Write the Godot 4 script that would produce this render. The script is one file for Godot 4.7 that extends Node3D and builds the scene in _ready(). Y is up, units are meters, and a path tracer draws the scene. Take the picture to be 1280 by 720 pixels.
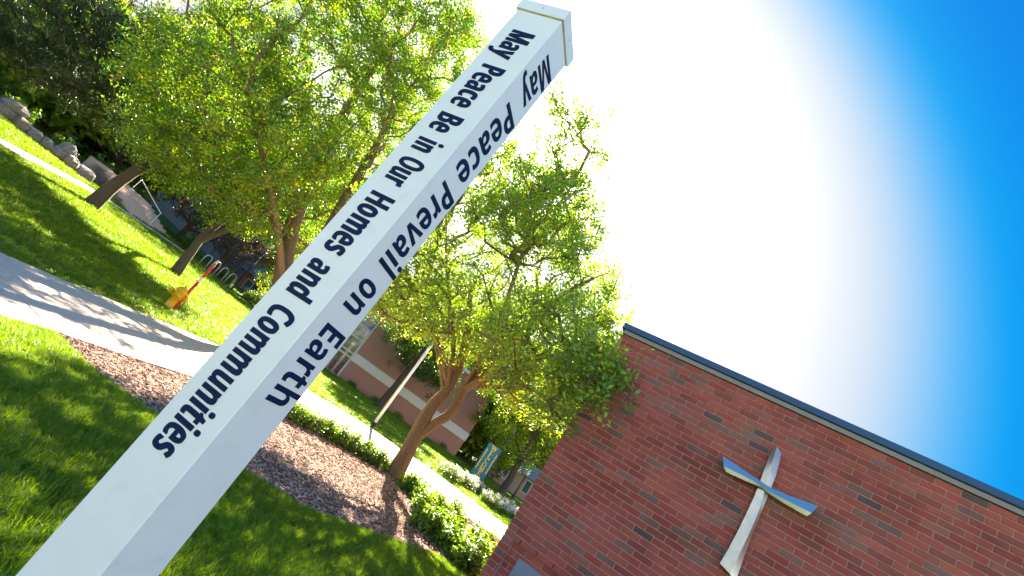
extends Node3D

# ---------------------------------------------------------------- helpers
const PITCH := 18.35
const ROLL := 35.0
const EYE := Vector3(0, 1.15, 0)
const EXPOSURE := 9.0
const SUN_AZ := -6.0
const SUN_EL := 33.5
const WALL_N := Vector3(0.49090, 0, -0.87121)    # away from the camera, through the brick wall
const WALL_W := Vector3(-0.87121, 0, -0.49090)   # along the wall, to its corner
const WALL_D := 5.87
const CORNER := 1.672

var rng := RandomNumberGenerator.new()
var taken := {}
var M := {}
var tex := {}

func numbered(called: String) -> String:
	if not taken.has(called):
		taken[called] = 0
		return called
	taken[called] += 1
	return "%s_%03d" % [called, taken[called]]

func lin(r: float, g: float, b: float) -> Color:
	return Color(r, g, b).linear_to_srgb()

func rf(a: float, b: float) -> float:
	return rng.randf_range(a, b)

func thing(called: String, label: String, category: String, at := Vector3.ZERO, turn := 0.0, group := "") -> Node3D:
	var o := Node3D.new()
	o.name = numbered(called)
	add_child(o)
	o.position = at
	o.rotation.y = turn
	tag(o, label, category, group)
	return o

func tag(o: Node, label: String, category: String, group := "", kind := "") -> void:
	o.set_meta("label", label)
	o.set_meta("category", category)
	if group: o.set_meta("group", group)
	if kind: o.set_meta("kind", kind)

func put(mesh: Mesh, called: String, m: Material, parent: Node = self) -> MeshInstance3D:
	var o := MeshInstance3D.new()
	o.mesh = mesh
	o.name = numbered(called) if parent == self else called
	o.material_override = m
	parent.add_child(o, true)
	return o

func begin(smooth := false) -> SurfaceTool:
	var st := SurfaceTool.new()
	st.begin(Mesh.PRIMITIVE_TRIANGLES)
	st.set_smooth_group(0 if smooth else -1)
	return st

func done(st: SurfaceTool) -> ArrayMesh:
	st.generate_normals()
	return st.commit()

func tri(st: SurfaceTool, a: Vector3, b: Vector3, c: Vector3, out: Vector3) -> void:
	if (c - a).cross(b - a).dot(out) < 0.0:
		var t := b
		b = c
		c = t
	st.add_vertex(a)
	st.add_vertex(b)
	st.add_vertex(c)

func quad(st: SurfaceTool, a: Vector3, b: Vector3, c: Vector3, d: Vector3, out: Vector3) -> void:
	tri(st, a, b, c, out)
	tri(st, a, c, d, out)

# a box with chamfered edges, 44 triangles
func cbox(st: SurfaceTool, at: Vector3, size: Vector3, ch: float, basis := Basis.IDENTITY) -> void:
	var h := size * 0.5
	var v := {}
	for sx in [-1, 1]:
		for sy in [-1, 1]:
			for sz in [-1, 1]:
				var s := Vector3(sx, sy, sz)
				for ax in 3:
					var p := s * h
					for k in 3:
						if k != ax: p[k] -= s[k] * ch
					v[[sx, sy, sz, ax]] = at + basis * p
	for ax in 3:
		var b: int = (ax + 1) % 3
		var c: int = (ax + 2) % 3
		for s in [-1, 1]:
			var o := Vector3.ZERO
			o[ax] = s
			var q := []
			for e in [[-1, -1], [1, -1], [1, 1], [-1, 1]]:
				var k := [0, 0, 0, ax]
				k[ax] = s
				k[b] = e[0]
				k[c] = e[1]
				q.append(v[k])
			quad(st, q[0], q[1], q[2], q[3], basis * o)
	for ax in 3:
		var b: int = (ax + 1) % 3
		var c: int = (ax + 2) % 3
		for sb in [-1, 1]:
			for sc in [-1, 1]:
				var q := []
				for e in [[-1, b], [1, b], [1, c], [-1, c]]:
					var k := [0, 0, 0, e[1]]
					k[ax] = e[0]
					k[b] = sb
					k[c] = sc
					q.append(v[k])
				var o := Vector3.ZERO
				o[b] = sb
				o[c] = sc
				quad(st, q[0], q[1], q[2], q[3], basis * o)
	for sx in [-1, 1]:
		for sy in [-1, 1]:
			for sz in [-1, 1]:
				tri(st, v[[sx, sy, sz, 0]], v[[sx, sy, sz, 1]], v[[sx, sy, sz, 2]], basis * Vector3(sx, sy, sz))

func box(st: SurfaceTool, at: Vector3, size: Vector3, basis := Basis.IDENTITY) -> void:
	var h := size * 0.5
	for ax in 3:
		var b: int = (ax + 1) % 3
		var c: int = (ax + 2) % 3
		for s in [-1, 1]:
			var q := []
			for e in [[-1, -1], [1, -1], [1, 1], [-1, 1]]:
				var p := Vector3.ZERO
				p[ax] = s * h[ax]
				p[b] = e[0] * h[b]
				p[c] = e[1] * h[c]
				q.append(at + basis * p)
			var o := Vector3.ZERO
			o[ax] = s
			quad(st, q[0], q[1], q[2], q[3], basis * o)

func one_box(called: String, at: Vector3, size: Vector3, m: Material, parent: Node, ch := 0.0, basis := Basis.IDENTITY) -> MeshInstance3D:
	var st := begin()
	if ch > 0.0: cbox(st, at, size, ch, basis)
	else: box(st, at, size, basis)
	return put(done(st), called, m, parent)

# a tube through points
func tube(st: SurfaceTool, pts: Array, radii: Array, sides := 6, caps := true, wob := 0.0) -> void:
	var n := pts.size()
	var up := Vector3.UP
	var rings := []
	var prev := Vector3.ZERO
	for i in n:
		var d: Vector3 = (pts[min(i + 1, n - 1)] - pts[max(i - 1, 0)]).normalized()
		var a := prev
		if i == 0:
			a = Vector3.RIGHT if absf(d.x) < 0.8 else Vector3.FORWARD
		a = (a - d * a.dot(d)).normalized()
		prev = a
		var b := d.cross(a)
		var ring := []
		for k in sides:
			var t := TAU * k / sides
			var r: float = radii[i]
			if wob > 0.0: r *= 1.0 + wob * (sin(t * 3.0 + i * 0.35) * 0.5 + sin(t * 5.0 + 1.7 - i * 0.5) * 0.5)
			ring.append(pts[i] + (a * cos(t) + b * sin(t)) * r)
		rings.append(ring)
	for i in n - 1:
		var mid: Vector3 = (pts[i] + pts[i + 1]) * 0.5
		for k in sides:
			var k2 := (k + 1) % sides
			var p: Vector3 = rings[i][k]
			quad(st, p, rings[i][k2], rings[i + 1][k2], rings[i + 1][k], (p + rings[i + 1][k2]) * 0.5 - mid)
	if caps:
		for e in [0, n - 1]:
			var o: Vector3 = pts[e] - pts[1 if e == 0 else n - 2]
			for k in range(1, sides - 1):
				tri(st, rings[e][0], rings[e][k], rings[e][k + 1], o)

func lathe(st: SurfaceTool, base: Vector3, profile: Array, sides := 16, basis := Basis.IDENTITY) -> void:
	for i in profile.size() - 1:
		var p: Vector2 = profile[i]
		var q: Vector2 = profile[i + 1]
		for k in sides:
			var t := TAU * k / sides
			var u := TAU * (k + 1) / sides
			var a := Vector3(cos(t) * p.x, p.y, sin(t) * p.x)
			var b := Vector3(cos(u) * p.x, p.y, sin(u) * p.x)
			var c := Vector3(cos(u) * q.x, q.y, sin(u) * q.x)
			var d := Vector3(cos(t) * q.x, q.y, sin(t) * q.x)
			var mid := (t + u) * 0.5
			var dy := q.y - p.y
			var dr := q.x - p.x
			var o := basis * Vector3(cos(mid) * dy, -dr, sin(mid) * dy)
			if p.x > 1e-5: tri(st, base + basis * a, base + basis * b, base + basis * c, o)
			if q.x > 1e-5: tri(st, base + basis * a, base + basis * c, base + basis * d, o)

func ramp(t: float, k: float) -> float:
	if t <= 0.0: return 0.0
	return t * t / (2.0 * k) if t < k else t - k * 0.5

# the lie of the land: level by the pole, rising gently behind and more steeply on the left
func land(x: float, z: float) -> float:
	var l := minf(ramp(-x - 6.0, 3.0), 40.0)
	return 0.04 * minf(ramp(-z - 5.5, 3.0), 60.0) + 0.075 * l + 0.0022 * l * l

func on_land(x: float, z: float, dy := 0.0) -> Vector3:
	return Vector3(x, land(x, z) + dy, z)

func noise_tex(key: String, seed_: int, freq: float, cols: Array, oct := 4, kind := FastNoiseLite.TYPE_SIMPLEX_SMOOTH, size := 512, stops := []) -> NoiseTexture2D:
	var n := FastNoiseLite.new()
	n.noise_type = kind
	n.seed = seed_
	n.frequency = freq
	n.fractal_octaves = oct
	var g := Gradient.new()
	var offs := PackedFloat32Array()
	var cc := PackedColorArray()
	for i in cols.size():
		offs.append(stops[i] if stops.size() else float(i) / (cols.size() - 1))
		cc.append(cols[i])
	g.offsets = offs
	g.colors = cc
	var t := NoiseTexture2D.new()
	t.width = size
	t.height = size
	t.seamless = true
	t.noise = n
	t.color_ramp = g
	tex[key] = t
	return t

func bump_tex(seed_: int, freq: float, oct := 4, size := 512) -> NoiseTexture2D:
	return noise_tex("bump%d" % seed_, seed_, freq, [Color.BLACK, Color.WHITE], oct, FastNoiseLite.TYPE_SIMPLEX_SMOOTH, size)

func mat(col: Color, rough := 0.8, metal := 0.0) -> StandardMaterial3D:
	var m := StandardMaterial3D.new()
	m.albedo_color = col
	m.roughness = rough
	m.metallic = metal
	return m

func tmat(t: Texture2D, scale: float, rough := 0.9, bump: Texture2D = null, depth := 0.5) -> StandardMaterial3D:
	var m := mat(Color.WHITE, rough)
	m.albedo_texture = t
	m.uv1_triplanar = true
	m.uv1_world_triplanar = true
	m.uv1_scale = Vector3.ONE * scale
	if bump:
		m.heightmap_enabled = true
		m.heightmap_texture = bump
		m.heightmap_scale = depth
	return m

func copies(mesh: Mesh, called: String, m: Material, buf: PackedFloat32Array, parent: Node = self) -> MultiMeshInstance3D:
	var mm := MultiMesh.new()
	mm.transform_format = MultiMesh.TRANSFORM_3D
	mm.use_colors = true
	mm.mesh = mesh
	mm.instance_count = buf.size() / 16
	mm.buffer = buf
	var o := MultiMeshInstance3D.new()
	o.multimesh = mm
	o.name = numbered(called) if parent == self else called
	o.material_override = m
	parent.add_child(o, true)
	o.set_meta("kind", "stuff")
	return o

func add_copy(buf: PackedFloat32Array, b: Basis, p: Vector3, c: Color) -> void:
	buf.append_array([b.x.x, b.y.x, b.z.x, p.x, b.x.y, b.y.y, b.z.y, p.y, b.x.z, b.y.z, b.z.z, p.z, c.r, c.g, c.b, 1.0])

func rand_basis(s: float) -> Basis:
	return Basis.from_euler(Vector3(rf(-PI, PI), rf(-PI, PI), rf(-PI, PI))).scaled(Vector3.ONE * s)

# ---------------------------------------------------------------- light and camera
func sun_dir() -> Vector3:
	var a := deg_to_rad(SUN_AZ)
	var e := deg_to_rad(SUN_EL)
	return Vector3(sin(a) * cos(e), sin(e), -cos(a) * cos(e))

func make_camera() -> void:
	var p := deg_to_rad(PITCH)
	var r := deg_to_rad(ROLL)
	var f := Vector3(0, sin(p), -cos(p))
	var u := Vector3(0, cos(p), sin(p))
	var x := Vector3.RIGHT
	var cam := Camera3D.new()
	cam.name = "camera"
	cam.transform = Transform3D(Basis(x * cos(r) + u * sin(r), u * cos(r) - x * sin(r), -f), EYE)
	cam.fov = rad_to_deg(2.0 * atan(360.0 / 650.0))
	cam.near = 0.05
	cam.far = 1000.0
	add_child(cam)
	cam.current = true

# brightness of the clear sky by its (height-weighted) angle from the sun
const SKY_AT := [6.0, 16.5, 22.5, 26.0, 29.5, 33.5, 40.0, 60.0]
const SKY_IS := [Vector3(1.6, 1.6, 1.58), Vector3(1.04, 1.04, 1.05), Vector3(0.70, 0.80, 0.93), Vector3(0.30, 0.62, 0.96), Vector3(0.012, 0.43, 0.96), Vector3(0.003, 0.31, 0.89), Vector3(0.006, 0.23, 0.80), Vector3(0.05, 0.42, 1.28)]

func sky_tone(phi: float) -> Vector3:
	var sum := Vector3.ZERO
	for k in 5:                                # blurred a little so that no ring shows
		var p := phi + (k - 2) * 0.9
		var i := 0
		while i < 6 and p > SKY_AT[i + 1]: i += 1
		sum += SKY_IS[i].lerp(SKY_IS[i + 1], clampf((p - SKY_AT[i]) / (SKY_AT[i + 1] - SKY_AT[i]), 0.0, 1.0))
	return sum / 5.0

func make_sky() -> void:
	var w := 768
	var h := 384
	var im := Image.create_empty(w, h, false, Image.FORMAT_RGBF)
	var s := sun_dir()
	for j in h:
		var el := PI * (0.5 - (j + 0.5) / h)
		var eld := rad_to_deg(maxf(el, 0.0))
		for i in w:
			var az := TAU * (i + 0.5) / w
			var d := Vector3(sin(az) * cos(el), sin(el), -cos(az) * cos(el))
			var th := rad_to_deg(acos(clampf(d.dot(s), -1, 1)))
			var phi := th + 0.50 * (eld - 57.0)
			# clear spring sky: deep blue away from the sun, a wide pale glow round it, haze along the horizon
			var c := sky_tone(phi)
			c = c.lerp(Vector3(4.4, 4.1, 3.65), pow(1.0 - smoothstep(0.0, 22.0, eld), 1.1) * smoothstep(12.0, 30.0, phi))
			c += Vector3(1.0, 0.98, 0.93) * (exp(-th / 5.0) * 8.0 + exp(-th / 2.5) * 9.0)
			c *= 1.0 / EXPOSURE
			im.set_pixel(i, j, Color(c.x, c.y, c.z))
	var pm := PanoramaSkyMaterial.new()
	pm.panorama = ImageTexture.create_from_image(im)
	var sky := Sky.new()
	sky.sky_material = pm
	var e := Environment.new()
	e.background_mode = Environment.BG_SKY
	e.sky = sky
	e.tonemap_mode = Environment.TONE_MAPPER_LINEAR
	e.tonemap_exposure = EXPOSURE
	e.sdfgi_enabled = true
	e.ssao_enabled = true
	e.ssil_enabled = true
	var we := WorldEnvironment.new()
	we.name = "world_environment"
	we.environment = e
	add_child(we)
	var sun := DirectionalLight3D.new()
	sun.name = "sun"
	sun.light_energy = 1.6
	sun.light_color = Color(1.0, 0.95, 0.86)
	sun.light_angular_distance = 0.53
	sun.shadow_enabled = true
	add_child(sun)
	sun.look_at_from_position(s * 50.0, Vector3.ZERO, Vector3.UP)

# ---------------------------------------------------------------- materials
func leaf_mat(back: Color, rough := 0.45) -> StandardMaterial3D:
	var m := mat(Color.WHITE, rough)
	m.vertex_color_use_as_albedo = true
	m.backlight_enabled = true
	m.backlight = back
	m.cull_mode = BaseMaterial3D.CULL_DISABLED
	return m

func make_materials() -> void:
	M.leaf = leaf_mat(Color(1.0, 1.0, 0.45), 0.38)
	M.grass = leaf_mat(Color(0.95, 1.0, 0.5), 0.5)
	M.bark = tmat(noise_tex("bark", 3, 0.03, [lin(0.10, 0.062, 0.036), lin(0.21, 0.14, 0.085), lin(0.30, 0.21, 0.135)], 5), 1.6, 0.95, bump_tex(4, 0.05), 3.0)
	M.dark_bark = tmat(noise_tex("darkbark", 5, 0.03, [lin(0.045, 0.03, 0.022), lin(0.10, 0.07, 0.05), lin(0.16, 0.115, 0.085)], 5), 1.4, 0.95, bump_tex(6, 0.05), 3.0)
	M.ground = tmat(noise_tex("soil", 7, 0.012, [lin(0.05, 0.085, 0.010), lin(0.08, 0.13, 0.014), lin(0.12, 0.17, 0.022)], 5), 0.35, 0.95, bump_tex(8, 0.06), 3.0)
	M.concrete = tmat(noise_tex("concrete", 9, 0.02, [lin(0.51, 0.36, 0.25), lin(0.59, 0.435, 0.315), lin(0.66, 0.50, 0.375)], 6), 0.8, 0.92, bump_tex(10, 0.12), 0.25)
	M.mulch_bed = tmat(noise_tex("mulch", 11, 0.05, [lin(0.09, 0.046, 0.026), lin(0.19, 0.10, 0.058), lin(0.28, 0.16, 0.10)], 5), 1.2, 0.97, bump_tex(12, 0.08), 2.0)
	M.mulch = mat(Color.WHITE, 0.95)
	M.mulch.vertex_color_use_as_albedo = true
	M.joint = mat(lin(0.03, 0.022, 0.018), 1.0)
	M.mortar = tmat(noise_tex("mortar", 13, 0.03, [lin(0.27, 0.15, 0.105), lin(0.38, 0.215, 0.155), lin(0.48, 0.29, 0.215)], 5), 1.4, 0.97, bump_tex(14, 0.1), 0.4)
	# brick: the tone of each brick is in its vertex colours, the grain and the weather stains in the texture
	M.brick = tmat(noise_tex("brick", 15, 0.008, [Color(0.72, 0.68, 0.67), Color(0.93, 0.92, 0.91), Color(1, 1, 1)], 7), 0.42, 0.9, bump_tex(16, 0.15), 0.3)
	M.brick.vertex_color_use_as_albedo = true
	var w := tmat(noise_tex("vinyl", 17, 0.012, [lin(0.72, 0.72, 0.69), lin(0.81, 0.81, 0.79), lin(0.825, 0.825, 0.805), lin(0.84, 0.84, 0.82)], 6, FastNoiseLite.TYPE_SIMPLEX_SMOOTH, 1024, [0.0, 0.28, 0.5, 1.0]), 1.5, 0.34)
	M.vinyl = w
	M.navy_ink = mat(lin(0.003, 0.016, 0.062), 0.6)
	M.navy_ink.metallic_specular = 0.25
	M.coping = mat(lin(0.014, 0.06, 0.13), 0.35, 0.0)
	M.fascia = tmat(noise_tex("fascia", 18, 0.02, [lin(0.20, 0.185, 0.185), lin(0.27, 0.25, 0.25)], 5), 1.0, 0.8)
	M.steel = mat(lin(0.46, 0.46, 0.41), 0.45, 0.85)
	M.steel.roughness_texture = noise_tex("steelrough", 19, 0.03, [Color(0.55, 0.55, 0.55), Color(1, 1, 1)], 4)
	M.steel.uv1_triplanar = true
	M.steel.heightmap_enabled = true
	M.steel.heightmap_texture = bump_tex(41, 0.01, 3)
	M.steel.heightmap_scale = 0.15
	M.plate = tmat(noise_tex("plate", 20, 0.02, [lin(0.13, 0.17, 0.21), lin(0.17, 0.215, 0.26)], 4), 1.0, 0.5)
	M.far_brick = tmat(noise_tex("farbrick", 21, 0.09, [lin(0.29, 0.13, 0.09), lin(0.40, 0.195, 0.14), lin(0.49, 0.26, 0.19)], 4), 0.9, 0.95)
	M.tan_brick = tmat(noise_tex("tanbrick", 22, 0.09, [lin(0.34, 0.24, 0.17), lin(0.44, 0.32, 0.24)], 4), 0.9, 0.95)
	M.band = tmat(noise_tex("band", 23, 0.02, [lin(0.58, 0.56, 0.52), lin(0.68, 0.66, 0.62)], 5), 0.5, 0.9)
	M.frame = mat(lin(0.5, 0.5, 0.48), 0.45)
	M.glass = mat(lin(0.012, 0.03, 0.035), 0.06)
	M.glass.metallic_specular = 0.9
	M.sky_glass = mat(lin(0.05, 0.08, 0.10), 0.05)
	M.roof = tmat(noise_tex("roof", 24, 0.06, [lin(0.15, 0.155, 0.17), lin(0.23, 0.235, 0.25)], 4), 0.8, 0.9)
	M.stone = tmat(noise_tex("stone", 25, 0.02, [lin(0.16, 0.125, 0.11), lin(0.27, 0.22, 0.20), lin(0.38, 0.33, 0.30)], 5), 0.7, 0.95, bump_tex(26, 0.05), 4.0)
	M.yellow = mat(lin(0.72, 0.33, 0.012), 0.4)
	M.yellow_worn = tmat(noise_tex("hydrant", 27, 0.03, [lin(0.62, 0.31, 0.008), lin(0.82, 0.46, 0.014), lin(0.86, 0.50, 0.02)], 5), 3.0, 0.45)
	M.red = mat(lin(0.62, 0.028, 0.016), 0.5)
	M.white_band = mat(lin(0.72, 0.70, 0.66), 0.5)
	M.black_metal = mat(lin(0.015, 0.016, 0.018), 0.5)
	M.white_paint = mat(lin(0.68, 0.68, 0.66), 0.45)
	M.galvanised = mat(lin(0.55, 0.53, 0.5), 0.4, 0.6)
	M.banner = mat(lin(0.02, 0.17, 0.22), 0.75)
	M.banner_letter = mat(lin(0.80, 0.55, 0.09), 0.75)
	M.globe = mat(lin(0.78, 0.78, 0.76), 0.3)
	M.petal = leaf_mat(Color(0.8, 0.8, 0.75), 0.7)

# ---------------------------------------------------------------- foliage
func leaf(st: SurfaceTool, root: Vector3, along: Vector3, normal: Vector3, length: float, width: float, col: Color) -> void:
	var side := along.cross(normal).normalized()
	var n := side.cross(along).normalized()
	var p := [root, root + along * length * 0.35 + side * width * 0.5 + n * width * 0.16, root + along * length * 0.72 + side * width * 0.36 + n * width * 0.1, root + along * length - n * length * 0.1,
		root + along * length * 0.72 - side * width * 0.36 + n * width * 0.1, root + along * length * 0.35 - side * width * 0.5 + n * width * 0.16]
	var c := root + along * length * 0.55
	st.set_color(col)
	for k in 6:
		if k == 0 or k == 5:
			tri(st, p[k], p[(k + 1) % 6], c, n)
		else:
			tri(st, p[k], p[(k + 1) % 6], c, n)

# a short twig with leaves, about 1 unit across
func spray(seed_: int, count: int, leaf_len: float, leaf_wid: float) -> ArrayMesh:
	rng.seed = seed_
	var st := begin()
	for i in count:
		var t := (i + 0.5) / count
		var a := i * 2.4 + rf(-0.4, 0.4)
		var root := Vector3(rf(-0.05, 0.05), (t - 0.5) * 0.8, rf(-0.05, 0.05)) + Vector3(cos(a), 0, sin(a)) * rf(0.05, 0.22)
		var along := (Vector3(cos(a), rf(-0.3, 0.8), sin(a))).normalized()
		var nor := Vector3(rf(-0.7, 0.7), 1.0, rf(-0.7, 0.7)).normalized()
		var k := rf(0.75, 1.15)
		var v := rf(0.8, 1.2)
		leaf(st, root, along, nor, leaf_len * k, leaf_wid * k, Color(v, v, v * rf(0.85, 1.15)))
	return done(st)

func needles(seed_: int) -> ArrayMesh:
	rng.seed = seed_
	var st := begin()
	for i in 26:
		var d := Vector3(rf(-1, 1), rf(-0.3, 1), rf(-1, 1)).normalized()
		var s := d.cross(Vector3(rf(-1, 1), rf(-1, 1), rf(-1, 1))).normalized() * 0.022
		var r := Vector3(rf(-0.3, 0.3), rf(-0.15, 0.15), rf(-0.3, 0.3))
		var v := rf(0.7, 1.25)
		st.set_color(Color(v, v, v))
		tri(st, r - s, r + s, r + d * rf(0.4, 0.62), Vector3.UP)
	return done(st)

# Tree with a trunk given by polylines and limbs grown towards points spread through the crown's volume.
# stems: [[points, radii], ...]; lobes: [[centre, radii, count], ...] in world coordinates
func tree(called: String, label: String, base: Vector3, stems: Array, lobes: Array, o: Dictionary, group := "") -> Node3D:
	rng.seed = o.seed
	var t := thing(called, label, "tree", base, 0.0, group)
	var pos := PackedVector3Array()
	var par := PackedInt32Array()
	var reach := PackedFloat32Array()
	var fixed := 0
	var st := begin(true)
	for s in stems:
		var c := Curve3D.new()
		var ps: Array = s[0]
		for i in ps.size():
			var a: Vector3 = ps[max(i - 1, 0)]
			var b: Vector3 = ps[min(i + 1, ps.size() - 1)]
			c.add_point(ps[i], (a - b) / 6.0, (b - a) / 6.0)
		var steps: int = max(4, int(c.get_baked_length() / o.get("step", 0.25)))
		var pts := []
		var rad := []
		for i in steps + 1:
			var f := float(i) / steps
			pts.append(c.sample_baked(f * c.get_baked_length(), true) + Vector3(rf(-1, 1), 0, rf(-1, 1)) * 0.008)
			var k: float = f * (s[1].size() - 1)
			var k0: int = int(minf(floorf(k), s[1].size() - 2))
			rad.append(lerpf(s[1][k0], s[1][k0 + 1], k - k0))
		tube(st, pts, rad, o.get("sides", 10), true, o.get("wob", 0.09))
		for i in pts.size():
			if pts[i].y > o.get("first", 1.2):
				pos.append(pts[i])
				par.append(-1)
				reach.append(0.6 * i * o.get("step", 0.25))
				fixed += 1
	put(done(st), "trunk", o.bark, t)
	# points for the limbs to reach
	var want := []
	for l in lobes:
		var k := 0
		var tries := 0
		while k < l[2] and tries < l[2] * 30:
			tries += 1
			var d := Vector3(rf(-1, 1), rf(-1, 1), rf(-1, 1))
			if d.length() > 1.0 or d.length() < 0.25: continue
			d = d.normalized() * pow(d.length(), 0.6)
			var p: Vector3 = l[0] + d * l[1]
			if not allowed(p + base): continue
			want.append(p)
			k += 1
	var root: Vector3 = pos[0] if pos.size() else Vector3.ZERO
	want.sort_custom(func(a, b): return a.distance_squared_to(root) < b.distance_squared_to(root))
	for p in want:
		var best := 0
		var cost := 1e9
		for i in pos.size():
			var dd: float = pos[i].distance_to(p)
			var cc: float = dd + reach[i] * 0.35 + maxf(0.0, pos[i].y - p.y) * 0.6
			if cc < cost:
				cost = cc
				best = i
		var q: Vector3 = pos[best]
		var dist := q.distance_to(p)
		var last := best
		if dist > 0.45:
			var m: Vector3 = q.lerp(p, 0.5) + Vector3(rf(-1, 1), rf(-0.2, 1.2), rf(-1, 1)) * dist * 0.13
			pos.append(m)
			par.append(best)
			reach.append(reach[best] + dist * 0.5)
			last = pos.size() - 1
		pos.append(p)
		par.append(last)
		reach.append(reach[last] + dist)
	var load_ := PackedFloat32Array()
	load_.resize(pos.size())
	load_.fill(1.0)
	for i in range(pos.size() - 1, fixed - 1, -1):
		if par[i] >= 0: load_[par[i]] += load_[i]
	var tip: float = o.get("tip", 0.006)
	st = begin(true)
	for i in range(fixed, pos.size()):
		var a := par[i]
		var r1: float = tip * pow(load_[i], 0.46)
		var r0: float = minf(tip * pow(load_[a], 0.46), r1 * 1.35) if a >= fixed else r1 * 1.3
		tube(st, [pos[a], pos[i]], [r0, r1], 5, false)
	put(done(st), "limbs", o.bark, t)
	# leaves
	var buf := PackedFloat32Array()
	var first: int = fixed
	for k in int(o.sprays):
		var i := rng.randi_range(first, pos.size() - 1)
		if load_[i] > o.get("bare", 9.0):
			i = rng.randi_range(first, pos.size() - 1)
			if load_[i] > o.get("bare", 9.0): continue
		var p: Vector3 = pos[par[i]].lerp(pos[i], rf(0.2, 1.15)) if par[i] >= 0 else pos[i]
		p += Vector3(rng.randfn(0, 1), rng.randfn(0, 0.8) - 0.15, rng.randfn(0, 1)) * o.spread
		if not allowed(p + base): continue
		var s: float = o.size * rf(0.75, 1.25)
		var b := Basis.from_euler(Vector3(rf(-0.9, 0.9), rf(-PI, PI), rf(-0.9, 0.9))).scaled(Vector3.ONE * s)
		var cols: Array = o.colors
		var c: Color = cols[rng.randi_range(0, cols.size() - 1)]
		var v := rf(0.8, 1.2)
		add_copy(buf, b, p, Color(c.r * v, c.g * v, c.b * v))
	copies(o.mesh, "crown", o.get("leaf", M.leaf), buf, t)
	return t

# keep twigs out of the brick building and off the camera
func allowed(p: Vector3) -> bool:
	if WALL_N.dot(p) > WALL_D - 0.06 and WALL_W.dot(p) < CORNER + 0.06 and p.y < 3.75: return false
	if p.distance_to(EYE) < 2.2: return false
	return true

func simple_tree(called: String, label: String, x: float, z: float, trunk_h: float, height: float, width: float, o: Dictionary, group := "") -> Node3D:
	var lean := Vector3(o.get("lean_x", 0.0), 0, o.get("lean_z", 0.0))
	var top := Vector3(0, height * 0.85, 0) + lean
	var r: float = o.get("girth", height * 0.022)
	var stems := [[[Vector3(0, -0.2, 0), Vector3(0.05, trunk_h * 0.5, 0) + lean * 0.2, Vector3(0, trunk_h, 0) + lean * 0.4, top], [r * 1.35, r, r * 0.85, r * 0.2]]]
	var mid := (trunk_h + height) * 0.5
	var lobes := []
	var n: int = o.get("n", 200)
	rng.seed = o.seed + 99
	lobes.append([Vector3(0, mid, 0) + lean * 0.6, Vector3(width * 0.5, (height - trunk_h) * 0.5, width * 0.5), int(n * 0.5)])
	for k in 5:
		var a := k * 1.26 + rf(-0.4, 0.4)
		lobes.append([Vector3(cos(a) * width * 0.3, mid + rf(-0.22, 0.2) * (height - trunk_h), sin(a) * width * 0.3) + lean * 0.6, Vector3(width * 0.26, (height - trunk_h) * 0.24, width * 0.26), int(n * 0.1)])
	if not o.has("first"): o.first = trunk_h * 0.8
	if not o.has("step"): o.step = 0.4
	return tree(called, label, on_land(x, z), stems, lobes, o, group)

func shrub(called: String, label: String, x: float, z: float, width: float, height: float, o: Dictionary, group := "") -> Node3D:
	rng.seed = o.seed
	var t := thing(called, label, o.get("category", "shrub"), on_land(x, z), 0.0, group)
	var st := begin(true)
	for k in int(o.get("stems", 9)):
		var a := rf(0, TAU)
		var d := Vector3(cos(a) * width * 0.4, height * rf(0.5, 0.85), sin(a) * width * 0.4)
		tube(st, [Vector3(d.x * 0.1, -0.03, d.z * 0.1), d * 0.5 + Vector3(0, height * 0.1, 0), d], [0.006, 0.005, 0.003], 4, false)
	put(done(st), "stems", M.bark, t)
	var buf := PackedFloat32Array()
	for k in int(o.n):
		var d := Vector3(rf(-1, 1), rf(0, 1), rf(-1, 1))
		if Vector3(d.x, d.y * 0.9, d.z).length() > 1.0: continue
		var bumpy: float = 0.82 + 0.25 * sin(d.x * 7.0 + o.seed) * sin(d.z * 6.0 + o.seed * 2.0)
		var p := Vector3(d.x * width * 0.5, 0.04 + d.y * height * bumpy, d.z * width * 0.5)
		var cols: Array = o.colors
		var c: Color = cols[rng.randi_range(0, cols.size() - 1)]
		var v := rf(0.75, 1.2)
		add_copy(buf, Basis.from_euler(Vector3(rf(-0.7, 0.7), rf(-PI, PI), rf(-0.7, 0.7))).scaled(Vector3.ONE * o.size * rf(0.75, 1.25)), p, Color(c.r * v, c.g * v, c.b * v))
	copies(o.mesh, "foliage", M.leaf, buf, t)
	if o.has("flowers"):
		buf = PackedFloat32Array()
		for k in int(o.flowers):
			var a := rf(0, TAU)
			var r := sqrt(rf(0, 1)) * width * 0.5
			var p := Vector3(cos(a) * r, height * rf(0.75, 1.12) * (1.0 - 0.35 * pow(2.0 * r / width, 2.0)), sin(a) * r)
			var v := rf(0.85, 1.05)
			add_copy(buf, rand_basis(o.get("flower_size", 0.06)), p, Color(0.72 * v, 0.70 * v, 0.64 * v))
		copies(o.mesh, "blossom", M.petal, buf, t)
	return t

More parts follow.
